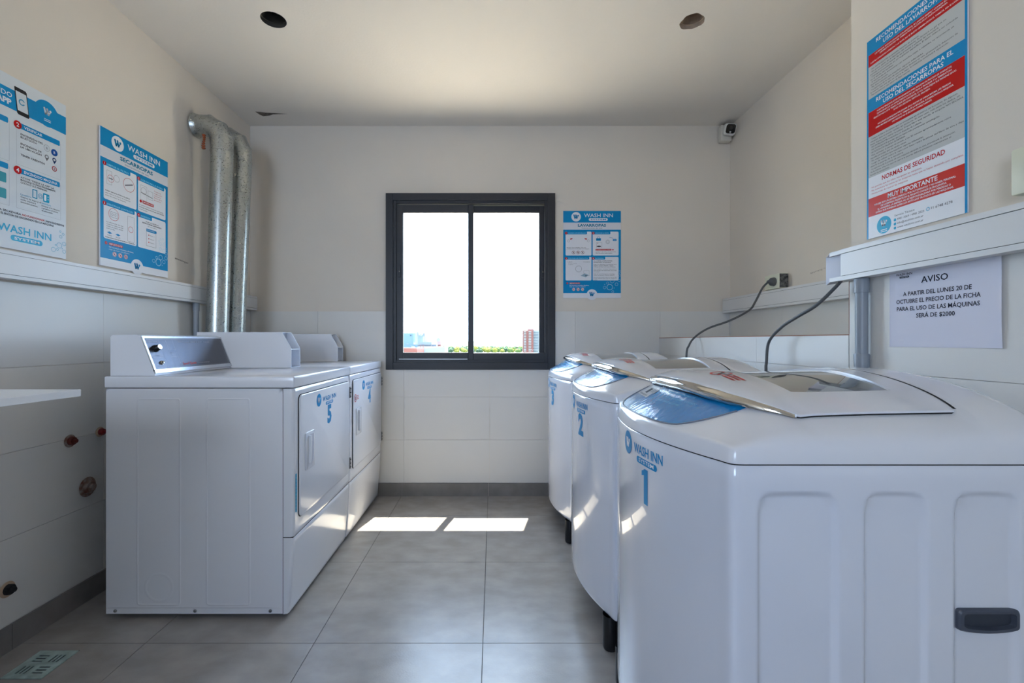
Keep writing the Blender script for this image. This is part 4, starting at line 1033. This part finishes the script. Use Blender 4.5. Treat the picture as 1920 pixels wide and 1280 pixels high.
lines(14, 93, 7.8, ['· NO INTRODUCIR acolchados, frazadas de 2 plazas.', '· No poner jabón en el depósito del suavizante. Se formará un gel que no', '  permite el correcto lavado de las prendas y además las manchará.', '· Coloque el suavizante en el recipiente específico. El jabón deberá ser colocado', '  en el fondo del tambor.', '· Si las prendas se encuentran con manchas viejas o rebeldes, se recomienda un', '  desmanche previo.', '· No lave artículos que expulsen vapores inflamables.', '· La apertura de la tapa de una máquina durante su uso, provocará la detención de', '  la misma. Una vez que se cierre la tapa, la máquina continuará operando.', '· Recomendamos usar jabón de baja espuma.'], 4.3, DARK, 'l', 3.25)
lines(150, 228, 8.2, ['NUESTRAS MÁQUINAS ESTÁN PROGRAMADAS PARA REALIZAR UN PROCESO DE 30 MINUTOS,', 'DEPENDIENDO DE LAS CARACTERÍSTICAS DE LAS TELAS A PROCESAR Y LA TEMPERATURA', 'SELECCIONADA, ESTE TIEMPO PUEDE SER SUFICIENTE, O NO, PARA DEJAR SUS PRENDAS SECAS.', 'SI NO SON SECADAS, REPITA EL PROCESO.'], 4.3, WHITE, 'c', 3.0, .015, 262)
lines(150, 268, 8.2, ['NO CARGUE LA MÁQUINA POR ENCIMA DE LA FLECHA DE CARGA MÁXIMA, LAS PRENDAS', 'DEBEN MOVERSE LIBREMENTE EN EL TAMBOR DE LA MÁQUINA. SI SOBRECARGA LA MÁQUINA,', 'LAS PRENDAS NO SE SECARÁN CORRECTAMENTE.'], 4.3, WHITE, 'c', 3.0, .015, 262)
lines(14, 303, 8.3, ['· Limpie el filtro de pelusa que se encuentra en el marco de la puerta. En algunos', '  modelos este se puede retirar, en otros no. En este caso, solo pase los dedos, sin', '  hacer fuerza, para retirar la pelusa. Si este filtro está tapado, la máquina NO SECARÁ.', '· NO INTRODUCIR acolchados y/o frazadas de 2 plazas.', '· NO INTRODUCIR prendas que no hayan sido previamente centrifugadas.', '· NO INTRODUCIR CALZADOS, SE DAÑARÁN.', '· Para optimizar el tiempo de secado, a los 30 minutos aproximadamente retire', '  aquellas prendas que ya están secas.', '· No seque artículos que expulsen vapores inflamables.', '· Luego de utilizar retire la ropa y por favor retire la pelusa del filtro de aire y deje', '  abierta la puerta de la secadora.', '· La apertura de la puerta de una máquina durante su uso, provocará la detención', '  de la misma. Una vez que se cierre la puerta deberá presionar nuevamente el', '  botón de encendido.'], 4.4, DARK, 'l', 3.2)
a.text('NORMAS DE SEGURIDAD', 150, 437, 13, (200, 30, 40), 'c', w=190, bold=.018, L=3)
lines(14, 450, 9.5, ['· No permita que los niños manipulen las máquinas.', '· No introduzca las manos en las máquinas hasta que se hayan detenido por completo.', '· Nunca trate de reparar las máquinas.'], 4.8, (205, 70, 80), 'l', 3.35)
a.text('MUY IMPORTANTE', 150, 496, 12.5, WHITE, 'c', w=150, bold=.022, L=3)
lines(150, 505, 8, ['POR SER ESTE UN SISTEMA OPERADO POR AUTOSERVICIO Y NO HABER PERSONAL', 'DE LA EMPRESA PRESENTE EN EL RECINTO DONDE SE ENCUENTRA', 'EL LAVADERO, LA EMPRESA NO SE RESPONSABILIZARÁ POR PÉRDIDAS O', 'DAÑOS QUE PUDIERAN SUFRIR LOS ARTÍCULOS TRATADOS EN LAS MÁQUINAS.'], 4.8, WHITE, 'c', 3.6, .02, 260)
a.circle(62, 570, 25, CYAN, 3, 40); a.wlogo(62, 565, 17, WHITE, 4); a.line(51, 584, 73, 584, 2, WHITE, 4); a.line(51, 589, 73, 589, 2, WHITE, 4)
a.text('Servicio Técnico', 98, 556, 5.6, DARK, w=62, L=3); a.text('4981 2069 / 4981 2023', 106, 567.5, 5.6, DARK, w=82, L=3); a.text('info@washinn.com.ar', 106, 579, 5.6, DARK, w=80, L=3); a.text('www.washinn.com.ar', 106, 590.5, 5.6, DARK, w=80, L=3)
for y in (565.5, 577, 588.5): a.circle(99, y, 4.2, CYAN, 3, 14)
a.ring(199, 563, 5, 1.5, CYAN, 3, 16); a.text('11 6748 4278', 208, 566, 6.5, DARK, w=56, L=3)
a.build('print', p4)

# paper notice
pap = empty('paper_notice', (XR, 1.333, 1.0575), -PI/2)
PWd, PHt = .298, .212
def curl(u, v): return -.0012-.006*max(0, (u-.20)/.098)**2*(.4+.6*v/PHt)-.0012*math.sin(v*25)*u/.3
g = G(); us = list(np.linspace(0, PWd, 20)); ws = list(np.linspace(0, PHt, 12)); Mp = mat('paper', (226, 226, 240), rough=.8)
g.grid(lambda u, v: (u, curl(u, v), v), us, ws, Mp); g.grid(lambda u, v: (u, curl(u, v)+.0003, v), us, ws, Mp, flip=True)
g.build('sheet', pap)
a = Art(298, 212, .298, .212, .7); K = (28, 28, 45)
a.text('WASH INN', 22, 12, 6.5, (60, 62, 75), w=50, bold=.01, L=2); a.pill(33, 14, 63, 19.5, (60, 62, 75), 2, 3); a.text('SYSTEM', 48, 18.3, 3, WHITE, 'c', w=22, L=3)
a.text('AVISO', 135, 39, 16.5, K, 'c', w=73, bold=.012, L=2)
for k, (t, ww) in enumerate((('A PARTIR DEL LUNES 20 DE', 185), ('OCTUBRE EL PRECIO DE LA FICHA', 228), ('PARA EL USO DE LAS MÁQUINAS', 225), ('SERÁ DE $2000', 105))): a.text(t, 137, 70+k*20.5, 11.2, K, 'c', w=ww, bold=.012, L=2)
a.build('print', pap, lambda u, v, L: (u, curl(u, v)-.0001-L, v))
tag(pap, 'white paper price notice headed AVISO taped below the right trunking', 'notice')

# ------------------------------------------------------------------ small things
# socket box with plug in the niche
sb = empty('socket_box', (XN, 2.62, 1.368)); M_cream = mat('cream_plastic', (222, 222, 200), rough=.45)
g = G(); g.box(-.052, -.001, -.066, .07, 0, .083, M_cream, .003, 2); g.build('box', sb)
g = G(); g.box(-.050, -.002, -.0668, -.0655, .003, .080, mat('black_tape_side', (18, 18, 20), rough=.6, var=.6, vscale=60, col2=(120, 120, 118))); tag(g.build('side_label', sb), 'black scribbled side face')
g = G(); g.box(-.054, -.052, -.02, .055, .012, .07, M_cream, .001, 1); g.build('socket_plate', sb)
tag(sb, 'cream surface socket box with a grey plug in the niche wall', 'socket')
pc = empty('power_cable', (1.585, 2.60, 1.408))
def smooth_path(P, n=10):
    P = [Vector(p) for p in P]; P = [2*P[0]-P[1]]+P+[2*P[-1]-P[-2]]; out_ = []
    for i in range(1, len(P)-2):
        for k in range(n):
            t = k/n; a_, b_, c_, d_ = P[i-1], P[i], P[i+1], P[i+2]
            out_.append(.5*((2*b_)+(c_-a_)*t+(2*a_-5*b_+4*c_-d_)*t*t+(3*b_-a_-3*c_+d_)*t**3))
    out_.append(P[-2]); return out_
O = Vector((1.585, 2.60, 1.408))
g = G(); g.tube([p-O for p in smooth_path([(1.552, 2.60, 1.405), (1.51, 2.58, 1.37), (1.45, 2.545, 1.29), (1.40, 2.52, 1.24), (1.30, 2.53, 1.185), (1.20, 2.56, 1.145), (1.135, 2.575, 1.10), (1.09, 2.56, 1.05), (1.07, 2.55, .97), (1.07, 2.55, .6)])], .0055, M_cable, 10); g.build('cord', pc)
g = G(); M4 = Matrix.Translation((0, 0, 0)) @ Matrix.Rotation(-PI/2, 4, 'Y')
g.lathe([(.0001, -.012), (.024, -.012), (.025, .0), (.022, .016), (.012, .024), (.007, .036), (.0001, .037)], M_cable, 18, M4); tag(g.build('plug', pc), 'round grey moulded plug')
tag(pc, 'grey power cable hanging from the socket box to the far washers', 'cable')
pc2 = empty('power_cable', (1.12, 1.49, 1.28)); O = Vector((1.12, 1.49, 1.28))
g = G(); g.tube([p-O for p in smooth_path([(1.135, 1.47, 1.30), (1.128, 1.485, 1.275), (1.118, 1.51, 1.245), (1.10, 1.567, 1.195), (1.09, 1.65, 1.160), (1.09, 1.74, 1.125), (1.10, 1.835, 1.07), (1.09, 1.835, .99), (1.08, 1.82, .93), (1.08, 1.80, .6)])], .0055, M_cable, 10)
g.build('cord', pc2); tag(pc2, 'grey power cable dropping from the open end of the right trunking', 'cable')

# security camera
sc = empty('security_camera', (XN-.03, YB-.001, 2.44)); g = G(); g.box(-.055, .02, -.05, 0, -.0, .11, M_cream2 if 'M_cream2' in globals() else mat('camera_base', (214, 208, 196), rough=.5), .008, 2); g.build('base', sc)
g = G(); b = bmesh.new(); bmesh.ops.create_cube(b, size=1)
for p in b.verts: p.co = (p.co.x*.074, p.co.y*.06, p.co.z*.074)
bmesh.ops.bevel(b, geom=list(b.edges), offset=.014, segments=4, profile=.5, affect='EDGES')
MR = Matrix.Translation((-.012, -.078, .062)) @ Matrix.Rotation(math.radians(-12), 4, 'Z') @ Matrix.Rotation(math.radians(14), 4, 'X') @ Matrix.Rotation(math.radians(8), 4, 'Y')
g.bm(b, mat('camera_white', (222, 220, 214), rough=.4), True, MR); bd = g.build('camera_body', sc)
g = G(); b = bmesh.new(); bmesh.ops.create_cube(b, size=1)
for p in b.verts: p.co = (p.co.x*.058, p.co.y*.012, p.co.z*.058)
bmesh.ops.bevel(b, geom=[e for e in b.edges if abs(e.verts[0].co.y-e.verts[1].co.y) > .005], offset=.014, segments=4, profile=.5, affect='EDGES')
g.bm(b, mat('camera_face', (14, 14, 16), rough=.12), False, MR @ Matrix.Translation((0, -.027, 0))); g.build('face_plate', bd)
g = G(); g.lathe([(.0001, .003), (.005, .002), (.006, 0)], mat('camera_led', (190, 190, 185), rough=.3), 12, MR @ Matrix.Translation((0, -.034, -.02)) @ Matrix.Rotation(PI/2, 4, 'X')); g.build('sensor', bd)
g = G(); g.lathe([(.0001, .002), (.010, .002), (.012, 0)], M_black, 16, MR @ Matrix.Translation((0, -.034, .006)) @ Matrix.Rotation(PI/2, 4, 'X')); g.build('lens', bd)
tag(sc, 'small white security camera with black face in the upper back corner', 'camera')

# switch box at right image edge
sw = empty('switch_box', (XR+T-.001, .975, 1.385)); g = G(); g.box(-.040, 0, -.082, .017, 0, .10, M_cream, .005, 2); g.build('box', sw)
g = G(); g.box(-.044, -.040, -.055, -.013, .03, .072, mat('violet_switch', (110, 95, 130), rough=.4), .001, 1); g.build('rocker', sw)
tag(sw, 'cream switch box on the right wall above the trunking', 'switch')

# wall counter at left
wc = empty('wall_counter', (XL, .45, .94)); g = G(); g.box(.0005, .707, -2.2, .640, .0035, .020, M_counter if 'M_counter' in globals() else mat('white_melamine', (236, 236, 238), rough=.3), .001, 1); g.build('top', wc)  # unseen length behind the camera extended to shade the wall and floor
for y in (-1.9, -1.3, -.7, .05, .50):
    g = G(); g.box(.001, .020, y-.012, y+.012, -.25, .0035, M_pvc); g.box(.02, .30, y-.010, y+.010, -.010, .0035, M_pvc)
    vs = [(.02, y-.004, -.24), (.02, y-.004, -.01), (.28, y-.004, -.01), (.02, y+.004, -.24), (.02, y+.004, -.01), (.28, y+.004, -.01)]
    g.add(vs, [(0, 1, 2), (5, 4, 3), (0, 2, 5, 3), (0, 3, 4, 1), (1, 4, 5, 2)], M_pvc); g.build('bracket', wc)
tag(wc, 'white wall mounted counter slab entering at the left image edge', 'counter')

# pipe stubs on left wall
M_rust = mat('rusty_fitting', (120, 62, 40), rough=.6, var=.5, vscale=60, col2=(160, 150, 140), bump=.3, bscale=80)
M_redcap = mat('dark_red_cap', (120, 20, 22), rough=.45)
M_putty = mat('putty', (190, 165, 140), rough=.9, bump=.5, bscale=80)
RY = Matrix.Rotation(PI/2, 4, 'Y')
def stub(y, z, r, label, m_cap, m_ring, L_=.02):
    root = empty('capped_pipe', (XL, y, z)); g = G(); g.lathe([(r*1.25, .0004), (r*1.35, .003), (r*1.05, .006), (r*.9, .006)], m_ring, 20, RY); g.build('rosette', root)
    g = G(); g.lathe([(r*.9, .001), (r*.92, L_*.7), (r*.8, L_), (r*.45, L_), (r*.42, L_*1.5), (.0001, L_*1.55)], m_cap, 8, RY, False); g.build('cap', root); tag(root, label, 'pipe cap')
stub(1.826, .677, .019, 'small rusty capped water pipe on the left tiles, in front of the dryer', mat('brown_cap', (96, 34, 22), rough=.5), M_rust)
stub(1.965, .686, .016, 'dark red capped water pipe on the left tiles, partly behind the dryer', M_redcap, M_putty)
stub(1.905, .470, .030, 'large rusty capped drain pipe low on the left tiles', mat('grimy_metal', (150, 140, 132), rough=.45, var=.6, vscale=40, col2=(110, 60, 40)), M_rust)
stub(1.590, .215, .020, 'dark broken pipe end near the floor at the left image edge', M_darkgap, M_putty)

# floor drain grate
dr = empty('floor_drain', ((DRX0+DRX1)/2, (DRY0+DRY1)/2, -.003)); M_drain = mat('mint_drain_plastic', (178, 200, 195), rough=.5, var=.35, vscale=30, bump=.1)
g = G(); h_ = .066; g.box(-h_, h_, -h_, h_, .0003, .0012, M_black)
g.build('pan', dr)
# grate plate: grid of small cells, cells inside a slot removed
slots = []
for (cx_, cy_, hor) in ((-.027, .027, 1), (.027, .027, 0), (-.027, -.027, 0), (.027, -.027, 1)):
    for k in (-1, 0, 1):
        if hor: slots.append((cx_-.018, cx_+.018, cy_+k*.013-.0038, cy_+k*.013+.0038))
        else: slots.append((cx_+k*.013-.0038, cx_+k*.013+.0038, cy_-.018, cy_+.018))
rs = [(-h_, h_, -h_, h_)]
for s_ in slots:
    new = []
    for r in rs: new += rect_minus(r, s_)
    rs = new
g = G()
for (a_, b_, c_, d_) in rs: g.box(a_, b_, c_, d_, .0012, .0040, M_drain)
g.build('grate', dr); tag(dr, 'square mint plastic floor drain grate with slots, lower left corner', 'drain')

# ------------------------------------------------------------------ outside
def farmat(name, c, rough=.9): return mat(name, c, rough=rough)
g = G(); g.add([(-4000, 40, -25), (4000, 40, -25), (4000, 9000, -25), (-4000, 9000, -25)], [(0, 1, 2, 3)], mat('far_ground', (78, 84, 50), rough=1)); struct(g.build('ground'))
greens = [mat('tree_leaves_yellow', (118, 118, 40), rough=1, var=.5, vscale=.3), mat('tree_leaves_green', (80, 100, 42), rough=1, var=.5, vscale=.3), mat('tree_leaves_dark', (52, 76, 50), rough=1, var=.5, vscale=.3)]
M_trunk = mat('bark', (60, 50, 40), rough=1)
protos = []
for k in range(3):
    root = empty('tree', (0, 0, -25)); g = G(); b = bmesh.new(); bmesh.ops.create_icosphere(b, subdivisions=3, radius=1)
    for p in b.verts:
        q = 1+.18*math.sin(p.co.x*5+k*2)*math.cos(p.co.y*6+k)+.12*math.sin(p.co.z*9+k*3+p.co.x*7); p.co = (p.co.x*q*5, p.co.y*q*5, 7.5+p.co.z*q*4.5)
    g.bm(b, greens[k], False); g.build('crown', root); g = G(); g.tube([(0, 0, 0), (0.2, 0, 4.5)], [.45, .3], M_trunk, 8); g.build('trunk', root); protos.append(root)
n = 0
for row, Y in enumerate((880, 920, 965, 1015, 1075, 1140)):
    x = -.14*Y
    while x < .115*Y:
        k = random.choice((0, 0, 1, 1, 2)) if row < 3 else random.choice((1, 2, 0))
        r = protos[k] if protos[k].get('label') is None else copy_tree(protos[k])
        r.location = (x, Y+random.uniform(-6, 6), -25); s_ = random.uniform(.8, 1.08); r.scale = (s_, s_, s_*random.uniform(.85, 1.15)); r.rotation_euler = (0, 0, random.uniform(0, 6))
        tag(r, ['yellow green tree in the far wood outside the window', 'mid green tree in the far wood outside the window', 'dark green tree in the far wood outside the window'][k], 'tree', 'trees beyond the city outside the window')
        x += random.uniform(13, 15.5)
# distant canopy, haze painted in as paler bluish greens
g = G(); rnd = random.Random(3)
for i in range(2600):
    Y = 1200*(5.0**rnd.random()); X = rnd.uniform(-.16, .14)*Y; r = rnd.uniform(6, 10)*(Y/1500)**.6; z = -25+rnd.uniform(4, 9)
    mt = mat('far_canopy_haze_green', (88, 108, 72), rough=1) if rnd.random() < .5 else mat('far_canopy_haze_blue', (84, 104, 92), rough=1)
    vs = [(X+r, Y, z), (X, Y-r, z), (X-r, Y, z), (X, Y+r, z), (X, Y, z+r*.75), (X+r*.7, Y-r*.7, z+r*.3), (X-r*.7, Y-r*.7, z+r*.3)]
    g.add(vs, [(0, 4, 3), (2, 3, 4), (0, 5, 4), (5, 1, 4), (1, 6, 4), (6, 2, 4), (0, 1, 5), (1, 2, 6)], mt, True)
tag(g.build('distant_canopy'), 'hazy distant tree canopy along the horizon', 'trees', kind='stuff')

def at(px, py, Y): return ((px-925)*Y/F, CH-(py-638)*Y/F)
def bld(Y, blocks, name, label, cat='building'):
    x_, _ = at((blocks[0][1]+blocks[0][2])/2, 0, Y); root = empty(name, (x_, Y, -25)); tag(root, label, cat)
    for (nm, p0, p1, q0, q1, dy, dep, m_) in blocks:
        a0, zt = at(p0, q0, Y+dy); a1, zb = at(p1, q1, Y+dy); g = G(); g.box(a0-x_, a1-x_, dy, dy+dep, max(zb, -25)+25, zt+25, m_); g.build(nm, root)
    return root
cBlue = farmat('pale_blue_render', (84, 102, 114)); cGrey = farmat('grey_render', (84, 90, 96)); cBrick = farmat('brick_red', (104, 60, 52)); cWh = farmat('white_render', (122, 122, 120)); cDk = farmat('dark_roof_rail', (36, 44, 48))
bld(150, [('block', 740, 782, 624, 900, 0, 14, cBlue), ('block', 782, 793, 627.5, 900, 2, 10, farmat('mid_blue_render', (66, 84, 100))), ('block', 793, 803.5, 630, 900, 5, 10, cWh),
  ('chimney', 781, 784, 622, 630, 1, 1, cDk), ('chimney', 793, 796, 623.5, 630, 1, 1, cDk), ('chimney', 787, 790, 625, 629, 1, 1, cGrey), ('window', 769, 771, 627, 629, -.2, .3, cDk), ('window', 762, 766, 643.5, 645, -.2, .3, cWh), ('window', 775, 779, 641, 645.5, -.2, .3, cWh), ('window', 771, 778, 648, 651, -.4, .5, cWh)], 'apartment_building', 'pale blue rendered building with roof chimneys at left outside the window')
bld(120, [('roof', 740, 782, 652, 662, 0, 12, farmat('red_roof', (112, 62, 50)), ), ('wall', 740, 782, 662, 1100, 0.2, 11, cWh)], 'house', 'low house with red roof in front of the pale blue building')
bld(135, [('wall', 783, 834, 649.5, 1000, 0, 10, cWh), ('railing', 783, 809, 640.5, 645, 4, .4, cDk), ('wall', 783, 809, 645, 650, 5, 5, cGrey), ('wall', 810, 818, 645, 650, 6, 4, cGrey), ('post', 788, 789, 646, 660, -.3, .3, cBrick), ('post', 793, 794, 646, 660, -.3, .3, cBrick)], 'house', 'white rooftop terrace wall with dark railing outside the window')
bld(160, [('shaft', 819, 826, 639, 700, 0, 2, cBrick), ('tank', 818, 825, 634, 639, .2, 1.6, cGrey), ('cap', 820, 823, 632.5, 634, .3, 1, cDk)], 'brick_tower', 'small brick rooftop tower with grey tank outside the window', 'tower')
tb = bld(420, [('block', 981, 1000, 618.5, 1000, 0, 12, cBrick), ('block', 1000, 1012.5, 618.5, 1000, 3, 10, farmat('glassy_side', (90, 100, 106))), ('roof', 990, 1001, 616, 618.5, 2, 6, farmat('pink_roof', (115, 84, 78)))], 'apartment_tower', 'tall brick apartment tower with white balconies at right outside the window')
g = G(); ox_ = tb.location.x
for fl in range(13):
    for p0, p1, dy in ((982, 986.5, -.8), (991, 996, -.8), (1000.5, 1012, 2.2)):
        a0, z0 = at(p0, 620.5+fl*3.0, 420); a1, z1 = at(p1, 622+fl*3.0, 420); g.box(a0-ox_, a1-ox_, dy, dy+.9, z1+25, z0+25, cWh)
o = g.build('balcony', tb); tag(o, 'rows of white balcony fronts', kind='stuff')
